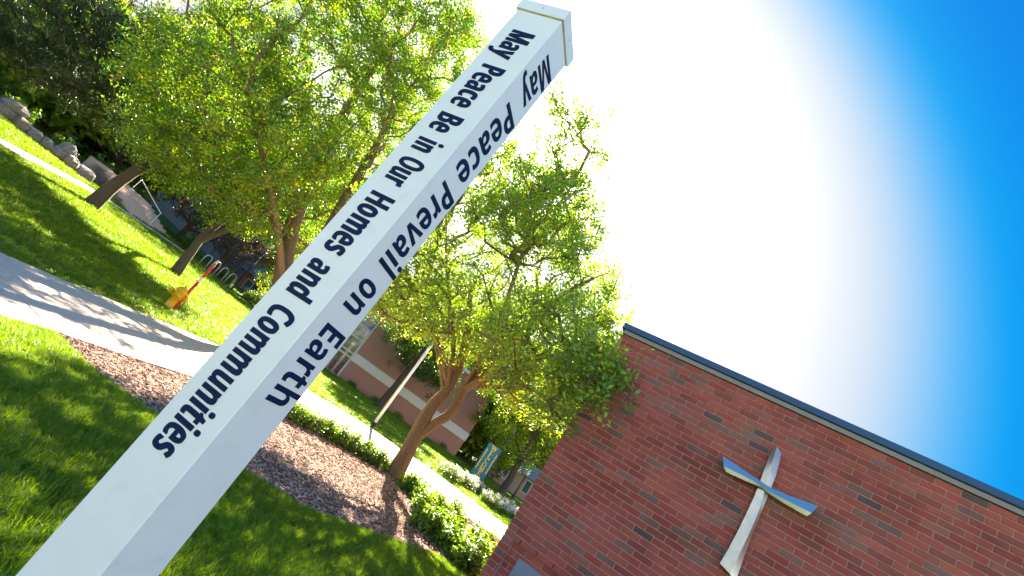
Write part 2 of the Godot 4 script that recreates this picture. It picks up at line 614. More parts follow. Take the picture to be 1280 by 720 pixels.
# ---------------------------------------------------------------- the setting
const NEAR_EDGE := [Vector2(-3.3, 3.5), Vector2(-3.32, 1.0), Vector2(-3.32, -2.2), Vector2(-3.3, -5.5), Vector2(-2.9, -7.8), Vector2(-2.3, -10.1), Vector2(-1.2, -11.7), Vector2(0.4, -12.6), Vector2(2.2, -12.8), Vector2(4.5, -13.0), Vector2(9, -13.4), Vector2(14, -13.8)]
const FAR_EDGE := [Vector2(-5.7, 2.6), Vector2(-5.7, -0.2), Vector2(-5.65, -3.4), Vector2(-5.6, -6.75), Vector2(-5.1, -9.8), Vector2(-4.6, -12.5), Vector2(-3.4, -15.8), Vector2(-1.2, -17.6), Vector2(1.2, -17.9), Vector2(3.9, -16.8), Vector2(8.5, -17.0), Vector2(14, -17.5)]
const LAWN_EDGE := [Vector2(-3.3, -5.5), Vector2(-2.55, -5.18), Vector2(-1.93, -5.17), Vector2(-1.06, -5.33), Vector2(-0.39, -5.5), Vector2(0.07, -6.1), Vector2(0.65, -6.8), Vector2(1.15, -7.45), Vector2(2.2, -7.75)]

var walk_poly := PackedVector2Array()
var bed_poly := PackedVector2Array()

func make_ground() -> void:
	for p in NEAR_EDGE: walk_poly.append(p)
	for i in range(FAR_EDGE.size() - 1, -1, -1): walk_poly.append(FAR_EDGE[i])
	for p in LAWN_EDGE: bed_poly.append(p)
	bed_poly.append(Vector2(4.2, -11.5))
	for i in range(9, 2, -1): bed_poly.append(NEAR_EDGE[i])
	# one sheet to the horizon
	var xs := []
	var zs := []
	for k in range(-40, 41): xs.append(signf(k) * (absf(k) * 0.6 + pow(absf(k) / 40.0, 4.0) * 340.0))
	for k in range(-30, 61): zs.append(-signf(k) * (absf(k) * 0.6 + pow(absf(k) / 60.0, 4.0) * 380.0))
	var st := begin(true)
	for i in xs.size():
		for j in zs.size():
			st.add_vertex(on_land(xs[i], zs[j]))
	var nz := zs.size()
	for i in xs.size() - 1:
		for j in nz - 1:
			var a := i * nz + j
			for k in [a, a + 1, a + nz, a + nz, a + 1, a + nz + 1]: st.add_index(k)
	st.generate_normals()
	var g := put(st.commit(), "ground", M.ground)
	g.set_meta("kind", "structure")
	tag(g, "green lawn ground rising gently behind the sidewalk", "ground", "", "structure")

func drape(st: SurfaceTool, a: Vector2, b: Vector2, c: Vector2, d: Vector2, lift: float, nu: int, nv: int) -> void:
	for i in nu:
		for j in nv:
			var q := []
			for e in [[i, j], [i + 1, j], [i + 1, j + 1], [i, j + 1]]:
				var u := float(e[0]) / nu
				var v := float(e[1]) / nv
				var p := a.lerp(b, u).lerp(d.lerp(c, u), v)
				q.append(on_land(p.x, p.y, lift))
			quad(st, q[0], q[1], q[2], q[3], Vector3.UP)

func skirt(st: SurfaceTool, ring: Array, lift: float, depth: float) -> void:
	var mid := Vector2.ZERO
	for p in ring: mid += p / ring.size()
	for i in ring.size():
		var a: Vector2 = ring[i]
		var b: Vector2 = ring[(i + 1) % ring.size()]
		var o: Vector2 = (a + b) * 0.5 - mid
		quad(st, on_land(a.x, a.y, lift), on_land(b.x, b.y, lift), on_land(b.x, b.y, lift - depth), on_land(a.x, a.y, lift - depth), Vector3(o.x, 0, o.y))

func make_walk() -> void:
	var walk := Node3D.new()
	walk.name = numbered("sidewalk")
	add_child(walk)
	tag(walk, "curving pale concrete sidewalk between the lawns", "sidewalk", "", "structure")
	# dark bed seen in the joints
	var st := begin(true)
	for i in NEAR_EDGE.size() - 1:
		drape(st, NEAR_EDGE[i], NEAR_EDGE[i + 1], FAR_EDGE[i + 1], FAR_EDGE[i], 0.006, 4, 4)
	put(done(st), "joint_bed", M.joint, walk)
	for i in NEAR_EDGE.size() - 1:
		var n0: Vector2 = NEAR_EDGE[i]
		var n1: Vector2 = NEAR_EDGE[i + 1]
		var f0: Vector2 = FAR_EDGE[i]
		var f1: Vector2 = FAR_EDGE[i + 1]
		var parts := 2
		for k in parts:
			var a := n0.lerp(n1, float(k) / parts)
			var b := n0.lerp(n1, float(k + 1) / parts)
			var c := f0.lerp(f1, float(k + 1) / parts)
			var d := f0.lerp(f1, float(k) / parts)
			var g0 := 0.012 if k == 0 else 0.003
			var g1 := 0.012 if k == parts - 1 else 0.003
			var ab := (b - a).normalized()
			var dc := (c - d).normalized()
			a += ab * g0
			d += dc * g0
			b -= ab * g1
			c -= dc * g1
			st = begin()
			drape(st, a, b, c, d, 0.035, 5, 5)
			skirt(st, [a, b, c, d], 0.035, 0.05)
			put(done(st), "slab", M.concrete, walk)

func make_bed() -> void:
	var st := begin(true)
	var idx := Geometry2D.triangulate_polygon(bed_poly)
	for k in range(0, idx.size(), 3):
		var a := bed_poly[idx[k]]
		var b := bed_poly[idx[k + 1]]
		var c := bed_poly[idx[k + 2]]
		fine(st, a, b, c, 3)
	var o := put(done(st), "mulch_bed", M.mulch_bed)
	tag(o, "brown wood mulch bed beside the sidewalk", "mulch bed", "", "structure")
	# chips
	rng.seed = 51
	var cs := begin()
	cbox(cs, Vector3.ZERO, Vector3(1.0, 0.16, 0.34), 0.05)
	var chip := done(cs)
	var buf := PackedFloat32Array()
	var cols := [Color(0.38, 0.23, 0.15), Color(0.28, 0.16, 0.10), Color(0.46, 0.30, 0.205), Color(0.20, 0.112, 0.07), Color(0.42, 0.265, 0.18), Color(0.54, 0.375, 0.27)]
	var n := 0
	while n < 34000:
		var p := Vector2(rf(-3.4, 4.2), -5.0 - pow(rf(0, 1), 1.35) * 8.0)
		# ragged rim: chips spill a little over the lawn's edge
		var q := p + Vector2(rng.randfn(0, 0.035), rng.randfn(0, 0.035))
		n += 1
		if not Geometry2D.is_point_in_polygon(q, bed_poly): continue
		var s := rf(0.02, 0.055) * (1.0 + maxf(0, -p.y - 8.0) * 0.06)
		var c: Color = cols[rng.randi_range(0, 5)]
		var v := rf(0.75, 1.2)
		var b := Basis.from_euler(Vector3(rng.randfn(0, 0.35), rf(-PI, PI), rng.randfn(0, 0.35))).scaled(Vector3.ONE * s)
		add_copy(buf, b, on_land(p.x, p.y, 0.022 + rf(0, 0.018)), Color(c.r * v, c.g * v, c.b * v))
	var ch := copies(chip, "mulch_chips", M.mulch, buf)
	tag(ch, "loose wood chips covering the mulch bed", "mulch", "", "stuff")

func fine(st: SurfaceTool, a: Vector2, b: Vector2, c: Vector2, level: int) -> void:
	if level == 0:
		tri(st, on_land(a.x, a.y, 0.016), on_land(b.x, b.y, 0.016), on_land(c.x, c.y, 0.016), Vector3.UP)
		return
	var ab := (a + b) * 0.5
	var bc := (b + c) * 0.5
	var ca := (c + a) * 0.5
	fine(st, a, ab, ca, level - 1)
	fine(st, ab, b, bc, level - 1)
	fine(st, ca, bc, c, level - 1)
	fine(st, ab, bc, ca, level - 1)

func tuft(seed_: int, blades: int, wid: float, lay: float) -> ArrayMesh:
	rng.seed = seed_
	var st := begin()
	for i in blades:
		var a := rf(0, TAU)
		var r := Vector3(rf(-0.35, 0.35), 0, rf(-0.35, 0.35))
		var d := Vector3(cos(a), 0, sin(a))
		var h := rf(0.6, 1.1)
		var bend := rf(0.1, lay)
		var s := Vector3(-d.z, 0, d.x) * wid * rf(0.7, 1.2)
		var m := r + Vector3.UP * h * 0.55 + d * bend * 0.3
		var t := r + Vector3.UP * h * (1.0 - bend * 0.35) + d * bend
		var v := rf(0.75, 1.25)
		st.set_color(Color(v * rf(0.9, 1.15), v, v))
		quad(st, r - s, r + s, m + s * 0.8, m - s * 0.8, d)
		tri(st, m - s * 0.8, m + s * 0.8, t, d)
	return done(st)

func make_grass() -> void:
	var cols := [Color(0.215, 0.335, 0.009), Color(0.25, 0.36, 0.010), Color(0.17, 0.285, 0.009), Color(0.30, 0.37, 0.014)]
	var near := tuft(61, 9, 0.035, 0.9)
	rng.seed = 62
	var buf := PackedFloat32Array()
	var patch := FastNoiseLite.new()
	patch.seed = 5
	patch.frequency = 0.5
	for k in 150000:
		var z := 1.0 - pow(rf(0, 1), 0.8) * 9.0
		var p := Vector2(rf(-3.4, 3.2), z)
		if Geometry2D.is_point_in_polygon(p, bed_poly) or Geometry2D.is_point_in_polygon(p, walk_poly): continue
		if WALL_N.dot(Vector3(p.x, 0, p.y)) > WALL_D - 0.02 and WALL_W.dot(Vector3(p.x, 0, p.y)) < CORNER + 0.02: continue
		if p.length() < 0.5: continue
		var s := rf(0.05, 0.095)
		var c: Color = cols[rng.randi_range(0, 3)]
		var v := 0.95 + 0.3 * patch.get_noise_2d(p.x, p.y)
		add_copy(buf, Basis.from_euler(Vector3(rng.randfn(0.12, 0.15), rf(-PI, PI), rng.randfn(0, 0.15))).scaled(Vector3(s * 0.9, s, s * 0.9)), on_land(p.x, p.y, -0.004), Color(c.r * v, c.g * v, c.b * v))
	var o := copies(near, "near_grass", M.grass, buf)
	tag(o, "long green grass round the white pole and mulch bed", "grass", "", "stuff")
	var far := tuft(63, 10, 0.05, 0.8)
	buf = PackedFloat32Array()
	rng.seed = 64
	for k in 150000:
		var z := -1.0 - pow(rf(0, 1), 1.25) * 35.0
		var x := rf(-26.0, 9.0)
		if x > 5.0 and z > -16: continue
		if z > -6.0 and x > -5.6: continue
		var p := Vector2(x, z)
		if Geometry2D.is_point_in_polygon(p, bed_poly) or Geometry2D.is_point_in_polygon(p, walk_poly): continue
		if x > -5.0 and Geometry2D.is_point_in_polygon(p, PackedVector2Array([Vector2(-3, 2), Vector2(5, 2), Vector2(5, -13), Vector2(-1, -12)])): continue
		if on_path(p): continue
		var d := p.length()
		var s := rf(0.05, 0.085) * clampf(d / 9.0, 0.9, 2.2)
		var c: Color = cols[rng.randi_range(0, 3)]
		var v := 0.95 + 0.35 * patch.get_noise_2d(p.x, p.y)
		add_copy(buf, Basis.from_euler(Vector3(rng.randfn(0, 0.15), rf(-PI, PI), rng.randfn(0, 0.15))).scaled(Vector3(s * 1.5, s, s * 1.5)), on_land(p.x, p.y, -0.004), Color(c.r * v, c.g * v, c.b * v))
	o = copies(far, "lawn_grass", M.grass, buf)
	tag(o, "mown green lawn on the rise beyond the sidewalk", "grass", "", "stuff")

const PATH := [Vector2(-12.2, -8.0), Vector2(-15.0, -16.4), Vector2(-17.2, -23.6), Vector2(-16.9, -31.6), Vector2(-14.4, -33.8), Vector2(-11.0, -36.5), Vector2(-7.0, -38.0)]

func on_path(p: Vector2) -> bool:
	for i in PATH.size() - 1:
		if Geometry2D.get_closest_point_to_segment(p, PATH[i], PATH[i + 1]).distance_to(p) < 0.44: return true
	return false

func make_path() -> void:
	var o := Node3D.new()
	o.name = numbered("footpath")
	add_child(o)
	tag(o, "narrow concrete footpath crossing the upper lawn to the steps", "footpath", "", "structure")
	for i in PATH.size() - 1:
		var a: Vector2 = PATH[i]
		var b: Vector2 = PATH[i + 1]
		var n := (b - a).orthogonal().normalized() * 0.42
		var st := begin()
		drape(st, a - n, b - n, b + n, a + n, 0.05 + 0.004 * (i % 2), 12, 2)
		skirt(st, [a - n, b - n, b + n, a + n], 0.05 + 0.004 * (i % 2), 0.08)
		put(done(st), "slab", M.concrete, o)

# ---------------------------------------------------------------- the white pole
func make_pole() -> void:
	var w := 0.102
	var m := Vector3(-0.21455, 0, -0.79599)
	var ml := Vector3(-0.920, 0, -0.392).normalized()
	var mr := Vector3(0.392, 0, -0.920).normalized()
	var base := m + (ml + mr) * w * 0.5
	var t := thing("peace_pole", "white square post with navy lettering down its sides and a white cap", "post", base)
	var bas := Basis(-ml, Vector3.UP, -ml.cross(Vector3.UP).normalized())
	var top := 1.914
	one_box("shaft", Vector3(0, (top - 0.15) * 0.5, 0), Vector3(w, top + 0.15, w), M.vinyl, t, 0.0016, bas)
	# cap: a skirt a little wider than the post and a low pyramid
	var st := begin()
	var half := [0.0545, 0.0555, 0.0545, 0.040, 0.0]
	var ys := [0.0, 0.004, 0.027, 0.034, 0.043]
	for i in 4:
		for k in 4:
			var a := PI / 4 + k * PI / 2
			var b := a + PI / 2
			var p := bas * Vector3(cos(a), 0, sin(a)) * sqrt(2.0)
			var q := bas * Vector3(cos(b), 0, sin(b)) * sqrt(2.0)
			quad(st, p * half[i] + Vector3.UP * (top + ys[i]), q * half[i] + Vector3.UP * (top + ys[i]), q * half[i + 1] + Vector3.UP * (top + ys[i + 1]), p * half[i + 1] + Vector3.UP * (top + ys[i + 1]), (p + q) + Vector3.UP * 0.4)
	for k in 4:
		var a := PI / 4 + k * PI / 2
		var p := bas * Vector3(cos(a), 0, sin(a)) * sqrt(2.0)
		var q := bas * Vector3(cos(a + PI / 2), 0, sin(a + PI / 2)) * sqrt(2.0)
		quad(st, p * half[0] + Vector3.UP * top, q * half[0] + Vector3.UP * top, q * 0.0507 + Vector3.UP * top, p * 0.0507 + Vector3.UP * top, Vector3.DOWN)
	put(done(st), "cap", M.vinyl, t)
	for e in [[ml, mr], [mr, ml]]:
		var sc := begin(true)
		var p: Vector3 = m + e[0] * w * 0.5 - base - e[1] * 0.0035 + Vector3.UP * (top + 0.014)
		tube(sc, [p, p - e[1] * 0.0022], [0.0016, 0.0013], 8)
		put(done(sc), "screw", M.galvanised, t)
	# lettering: reads downwards, tops of the letters towards the right of each face
	var left := [["May", 1.8578, 1.780], ["Peace", 1.7556, 1.6440], ["Be", 1.6225, 1.5790], ["in", 1.5575, 1.5290], ["Our", 1.5110, 1.4500], ["Homes", 1.4255, 1.2975], ["and", 1.2785, 1.2105], ["Communities", 1.1885, 0.9375]]
	var right := [["May", 1.8560, 1.7560], ["Peace", 1.7180, 1.5450], ["Prevail", 1.5150, 1.3310], ["on", 1.3010, 1.2420], ["Earth", 1.2070, 1.0670]]
	for f in [[left, ml, -ml, mr, 0.745, 0.248, 0.0016], [right, mr, mr, ml, 0.31, 0.93, 0.0]]:
		var across: Vector3 = f[2]            # letter tops point this way
		var out: Vector3 = -f[3]
		var base_line: Vector3 = m + f[1] * w * f[4] - base
		var cap_h: float = absf(f[5] - f[4]) * w
		for word in f[0]:
			var tm := TextMesh.new()
			var sf := SystemFont.new()
			sf.font_names = PackedStringArray(["Droid Sans"])
			sf.font_weight = 700
			tm.font = sf
			tm.font_size = 64
			tm.pixel_size = 0.001
			tm.depth = 0.001
			tm.curve_step = 0.6
			tm.text = word[0]
			tm.horizontal_alignment = HORIZONTAL_ALIGNMENT_LEFT
			tm.vertical_alignment = VERTICAL_ALIGNMENT_CENTER
			var ref := TextMesh.new()
			ref.font = sf
			ref.font_size = 64
			ref.pixel_size = 0.001
			ref.text = "H"
			ref.vertical_alignment = VERTICAL_ALIGNMENT_CENTER
			var rb := ref.get_aabb()
			# heavier strokes: the same word set side by side in three thin layers
			var fat: float = f[6]
			var st2 := SurfaceTool.new()
			for k in ([0, -1, 1] if fat > 0.0 else [0]):
				st2.append_from(tm, 0, Transform3D(Basis.IDENTITY, Vector3(k * fat, 0, absf(k) * 0.00012 + (0.00012 if k > 0 else 0.0))))
			var bb := tm.get_aabb().grow(0.0)
			bb.position.x -= fat
			bb.size.x += 2.0 * fat
			var sx: float = (word[1] - word[2]) / bb.size.x
			var sy: float = cap_h / rb.size.y
			var o := put(st2.commit(), "lettering", M.navy_ink, t)
			var bs := Basis(Vector3.DOWN * sx, across * sy, out)
			o.transform = Transform3D(bs, base_line + Vector3.UP * word[1] + out * 0.0004 - bs * Vector3(bb.position.x, rb.position.y, 0))

# ---------------------------------------------------------------- the brick building
func brick_tone() -> int:
	var r := rng.randf()
	if r < 0.66: return rng.randi_range(0, 4)
	if r < 0.88: return rng.randi_range(5, 7)
	if r < 0.975: return rng.randi_range(8, 9)
	return 10 + rng.randi_range(0, 1)

func make_building() -> void:
	var tones := [Color(0.351, 0.076, 0.056), Color(0.369, 0.086, 0.064), Color(0.315, 0.065, 0.050), Color(0.342, 0.090, 0.068), Color(0.378, 0.101, 0.070), Color(0.288, 0.086, 0.064), Color(0.306, 0.110, 0.075), Color(0.261, 0.067, 0.053),
		Color(0.248, 0.120, 0.099), Color(0.216, 0.110, 0.094), Color(0.167, 0.096, 0.086), Color(0.117, 0.076, 0.073)]
	var b := thing("brick_building", "red brick building with dark blue roof edge and metal cross", "building", WALL_N * WALL_D)
	var bas := Basis(-WALL_W, Vector3.UP, -WALL_N)
	b.basis = bas
	var eye: Vector3 = bas.inverse() * (EYE - b.position)
	# local axes: x to the right along the wall, z out of the wall
	var L := -CORNER
	var Rr := 10.8
	var deep := 7.0
	var course := 0.0677
	var unit := 0.2032
	var rows := 51
	var topy := rows * course
	var rec_y := 0.866
	var rec_x := L + 0.125
	# core of mortar: upper wall, lower recessed wall, strip at the corner
	var proud := 0.006
	var rec := 0.035
	var st := begin()
	box(st, Vector3((L + Rr) * 0.5 + proud * 0.5, (rec_y + topy) * 0.5, -proud - deep * 0.5), Vector3(Rr - L - proud, topy - rec_y, deep))
	box(st, Vector3((rec_x + Rr) * 0.5, rec_y * 0.5 - 0.2, -proud - rec - deep * 0.5 + rec * 0.5), Vector3(Rr - rec_x, rec_y + 0.4, deep - rec))
	box(st, Vector3((L + proud + rec_x) * 0.5, rec_y * 0.5 - 0.2, -proud - deep * 0.5), Vector3(rec_x - L - proud, rec_y + 0.4, deep))
	put(done(st), "mortar_wall", M.mortar, b)
	# bricks of the front
	rng.seed = 71
	var spots := []
	for j in range(-2, rows):
		var y0 := j * course
		var x := L
		if j % 2 != 0: x += unit * 0.5
		var first := true
		while x < Rr:
			var x0 := x
			var x1 := x + unit
			if first and j % 2 != 0:
				x0 = L
				x1 = L + unit * 0.5
				x = L - unit * 0.5
			first = false
			var low: bool = y0 + course < rec_y + 0.01
			var pieces := [[x0, x1]]
			if low and x0 < rec_x - 0.02 and x1 > rec_x + 0.02: pieces = [[x0, rec_x + 0.008], [rec_x + 0.008, x1]]
			for q in pieces:
				if q[1] - q[0] < 0.02: continue
				var zz: float = -rec if low and q[0] > rec_x - 0.02 else 0.0
				var c: Vector3 = Vector3((q[0] + q[1]) * 0.5 - 0.004, y0 + course * 0.5, zz)
				spots.append({"c": c, "w": q[1] - q[0] - 0.0095, "tone": brick_tone(), "full": absf(q[1] - q[0] - unit) < 0.001, "d": c.distance_to(eye), "dz": rng.randfn(0, 0.0012), "tilt": rng.randfn(0, 0.004)})
			x += unit
	var pick := []
	var F := Vector3(0, sin(deg_to_rad(PITCH)), -cos(deg_to_rad(PITCH)))
	for s in spots:
		s.own = false
		if not s.full: continue
		var v: Vector3 = b.position + bas * s.c - EYE
		var u := Vector3(0, cos(deg_to_rad(PITCH)), sin(deg_to_rad(PITCH)))
		var rr := deg_to_rad(ROLL)
		var bb := v.dot(u) / v.dot(F)
		var aa := v.x / v.dot(F)
		var px := 640.0 + 650.0 * (cos(rr) * aa + sin(rr) * bb)
		var py := 360.0 + 650.0 * (sin(rr) * aa - cos(rr) * bb)
		if v.dot(F) > 0 and px > -10 and px < 1290 and py > -10 and py < 735: pick.append(s)
	pick.sort_custom(func(p, q): return p.d < q.d)
	for i in mini(300, pick.size()): pick[i].own = true
	var bh := course - 0.0095
	var shapes := []
	for k in 12:
		var bt := begin()
		bt.set_color(tones[k])
		cbox(bt, Vector3.ZERO, Vector3(unit - 0.0095, bh, 0.024), 0.0022)
		shapes.append(done(bt))
	var rest := begin()
	for s in spots:
		var at: Vector3 = s.c + Vector3(0, 0, -0.012 + s.dz)
		if s.own:
			var o := put(shapes[s.tone], "brick", M.brick, b)
			o.position = at
			o.rotation.z = s.tilt
		else:
			rest.set_color(tones[s.tone])
			cbox(rest, at, Vector3(s.w, bh, 0.024), 0.0022, Basis(Vector3(0, 0, 1), s.tilt))
	var ro := put(done(rest), "further_bricks", M.brick, b)
	ro.set_meta("kind", "stuff")
	# bricks of the side wall round the corner
	rest = begin()
	for j in range(-2, rows):
		var z := 0.0 - (unit * 0.25 if j % 2 == 0 else unit * 0.75)
		while z > -deep + 0.2:
			rest.set_color(tones[brick_tone()])
			box(rest, Vector3(L + 0.006, j * course + course * 0.5, z - unit * 0.5), Vector3(0.012, bh, unit - 0.0095))
			z -= unit
	ro = put(done(rest), "side_bricks", M.brick, b)
	ro.set_meta("kind", "stuff")
	# pale band and dark metal roof edge
	one_box("fascia", Vector3((L + Rr) * 0.5, topy + 0.031, -deep * 0.5 - 0.002), Vector3(Rr - L - 0.01, 0.062, deep + 0.02), M.fascia, b, 0.003)
	one_box("drip_strip", Vector3((L + Rr) * 0.5, topy + 0.004, 0.012), Vector3(Rr - L, 0.008, 0.012), M.joint, b, 0.001)
	one_box("coping", Vector3((L + Rr) * 0.5, topy + 0.062 + 0.038, -deep * 0.5), Vector3(Rr - L + 0.07, 0.076, deep + 0.075), M.coping, b, 0.006)
	# blue-grey plate low on the wall
	one_box("plate", Vector3(-1.411 + 0.28, 0.712 - 0.2, -rec + 0.007), Vector3(0.56, 0.4, 0.014), M.plate, b, 0.003)

func make_cross() -> void:
	var t := thing("metal_cross", "polished folded metal cross mounted on the red brick wall", "cross", WALL_N * WALL_D)
	t.basis = Basis(-WALL_W, Vector3.UP, -WALL_N)
	# upright: two blades meeting in a ridge; each station is left edge, ridge, right edge
	fold("upright", [
		[Vector3(0.255, 1.740, 0.050), Vector3(0.362, 1.700, 0.100), Vector3(0.430, 1.655, 0.045)],
		[Vector3(0.272, 1.900, 0.050), Vector3(0.368, 1.900, 0.098), Vector3(0.414, 1.900, 0.046)],
		[Vector3(0.284, 2.100, 0.050), Vector3(0.374, 2.100, 0.094), Vector3(0.404, 2.100, 0.050)],
		[Vector3(0.290, 2.300, 0.054), Vector3(0.376, 2.300, 0.086), Vector3(0.400, 2.300, 0.054)],
		[Vector3(0.292, 2.450, 0.058), Vector3(0.366, 2.450, 0.080), Vector3(0.396, 2.450, 0.056)],
		[Vector3(0.286, 2.600, 0.060), Vector3(0.344, 2.600, 0.078), Vector3(0.394, 2.600, 0.050)],
		[Vector3(0.278, 2.740, 0.056), Vector3(0.326, 2.740, 0.088), Vector3(0.390, 2.740, 0.042)],
		[Vector3(0.272, 2.870, 0.050), Vector3(0.310, 2.870, 0.092), Vector3(0.376, 2.870, 0.040)],
		[Vector3(0.270, 2.985, 0.046), Vector3(0.296, 3.008, 0.090), Vector3(0.358, 2.978, 0.040)]], M.steel, t)
	# crossbar: upper blade leaning to the sky, lower blade upright
	fold("crossbar", [
		[Vector3(-0.104, 2.660, 0.080), Vector3(-0.062, 2.562, 0.120), Vector3(-0.020, 2.524, 0.112)],
		[Vector3(0.02, 2.646, 0.084), Vector3(0.02, 2.564, 0.122), Vector3(0.03, 2.526, 0.114)],
		[Vector3(0.16, 2.626, 0.090), Vector3(0.16, 2.570, 0.122), Vector3(0.16, 2.536, 0.114)],
		[Vector3(0.30, 2.608, 0.096), Vector3(0.30, 2.572, 0.120), Vector3(0.30, 2.552, 0.113)],
		[Vector3(0.40, 2.600, 0.096), Vector3(0.40, 2.556, 0.120), Vector3(0.40, 2.534, 0.113)],
		[Vector3(0.54, 2.618, 0.090), Vector3(0.54, 2.556, 0.123), Vector3(0.54, 2.522, 0.114)],
		[Vector3(0.68, 2.642, 0.084), Vector3(0.67, 2.560, 0.126), Vector3(0.66, 2.518, 0.116)],
		[Vector3(0.796, 2.662, 0.080), Vector3(0.764, 2.562, 0.128), Vector3(0.738, 2.516, 0.118)]], M.steel, t)
	var st := begin(true)
	for p in [Vector3(0.34, 2.58, 0), Vector3(0.33, 2.05, 0)]:
		tube(st, [p + Vector3(0, 0, -0.006), p + Vector3(0, 0, 0.055)], [0.012, 0.012], 10)
	put(done(st), "wall_mount", M.steel, t)

func fold(called: String, rows: Array, m: Material, parent: Node) -> void:
	var th := Vector3(0, 0, -0.005)
	# finer stations
	var fine_rows := []
	for i in rows.size() - 1:
		for k in 6:
			var f := k / 6.0
			var r := []
			for e in 3: r.append(rows[i][e].lerp(rows[i + 1][e], f))
			fine_rows.append(r)
	fine_rows.append(rows[-1])
	var st := begin()
	var n := fine_rows.size()
	for i in n - 1:
		var a: Array = fine_rows[i]
		var b: Array = fine_rows[i + 1]
		for e in 2:
			var o: Vector3 = (a[e + 1] - a[e]).cross(b[e] - a[e])
			if o.z < 0: o = -o
			quad(st, a[e], a[e + 1], b[e + 1], b[e], o)
			quad(st, a[e] + th, a[e + 1] + th, b[e + 1] + th, b[e] + th, -o)
		for e in [0, 2]:
			quad(st, a[e], b[e], b[e] + th, a[e] + th, a[e] - a[1])
	for i in [0, n - 1]:
		var a: Array = fine_rows[i]
		for e in 2:
			quad(st, a[e], a[e + 1], a[e + 1] + th, a[e] + th, a[1] - fine_rows[1 if i == 0 else n - 2][1])
	put(done(st), called, m, parent)

# ---------------------------------------------------------------- things on the lawns
func make_hydrant() -> void:
	var p := on_land(-6.17, -12.74)
	var t := thing("fire_hydrant", "yellow fire hydrant on the lawn beyond the sidewalk", "fire hydrant", p, 0.4)
	var st := begin(true)
	lathe(st, Vector3.ZERO, [Vector2(0.0, -0.02), Vector2(0.13, -0.02), Vector2(0.13, 0.03), Vector2(0.095, 0.035), Vector2(0.09, 0.30), Vector2(0.12, 0.305), Vector2(0.12, 0.345), Vector2(0.105, 0.35), Vector2(0.11, 0.40), Vector2(0.105, 0.46), Vector2(0.125, 0.465), Vector2(0.125, 0.49)], 18)
	put(done(st), "barrel", M.yellow_worn, t)
	st = begin(true)
	lathe(st, Vector3.ZERO, [Vector2(0.128, 0.49), Vector2(0.115, 0.51), Vector2(0.10, 0.55), Vector2(0.065, 0.585), Vector2(0.03, 0.60), Vector2(0.03, 0.635), Vector2(0.0, 0.64)], 18)
	put(done(st), "bonnet", M.yellow_worn, t)
	for s in [[Vector3(1, 0, 0), 0.065, 0.215], [Vector3(-1, 0, 0), 0.065, 0.215], [Vector3(0, 0, 1), 0.085, 0.21]]:
		st = begin(true)
		var z: Vector3 = s[0]
		lathe(st, Vector3(0, 0.39, 0), [Vector2(s[1] * 0.8, 0.05), Vector2(s[1] * 0.8, s[2] * 0.72), Vector2(s[1] * 1.1, s[2] * 0.74), Vector2(s[1] * 1.1, s[2]), Vector2(s[1] * 0.35, s[2]), Vector2(s[1] * 0.35, s[2] + 0.03), Vector2(0, s[2] + 0.03)], 14, Basis(z.cross(Vector3.UP), z, Vector3.UP))
		put(done(st), "nozzle_cap", M.yellow_worn, t)
	var k := on_land(-6.10, -12.86)
	var r := thing("hydrant_marker", "red upright marker pole with white band behind the hydrant", "marker pole", k)
	for s in [[-0.05, 0.86, 0.045, 0.034, "red"], [0.86, 1.0, 0.034, 0.031, "white_band"], [1.0, 1.42, 0.031, 0.025, "red"], [1.42, 1.52, 0.025, 0.022, "white_band"]]:
		st = begin(true)
		tube(st, [Vector3(0, s[0], 0), Vector3(0, s[1], 0)], [s[2], s[3]], 12)
		put(done(st), "band", M[s[4]], r)

func lamp_post(called: String, label: String, p: Vector3, height: float, m: Material, group := "") -> void:
	var t := thing(called, label, "lamp post", p, 0.0, group)
	var st := begin(true)
	lathe(st, Vector3.ZERO, [Vector2(0.0, -0.1), Vector2(0.14, -0.1), Vector2(0.14, 0.10), Vector2(0.09, 0.14), Vector2(0.07, 0.22)], 12)
	put(done(st), "base", M.black_metal, t)
	st = begin(true)
	tube(st, [Vector3(0, 0.15, 0), Vector3(0, height, 0)], [0.056, 0.045], 12)
	put(done(st), "post", m, t)
	st = begin(true)
	lathe(st, Vector3(0, height, 0), [Vector2(0.03, 0.0), Vector2(0.10, 0.03), Vector2(0.17, 0.14), Vector2(0.17, 0.24), Vector2(0.10, 0.35), Vector2(0.0, 0.37)], 14)
	put(done(st), "globe", M.globe, t)

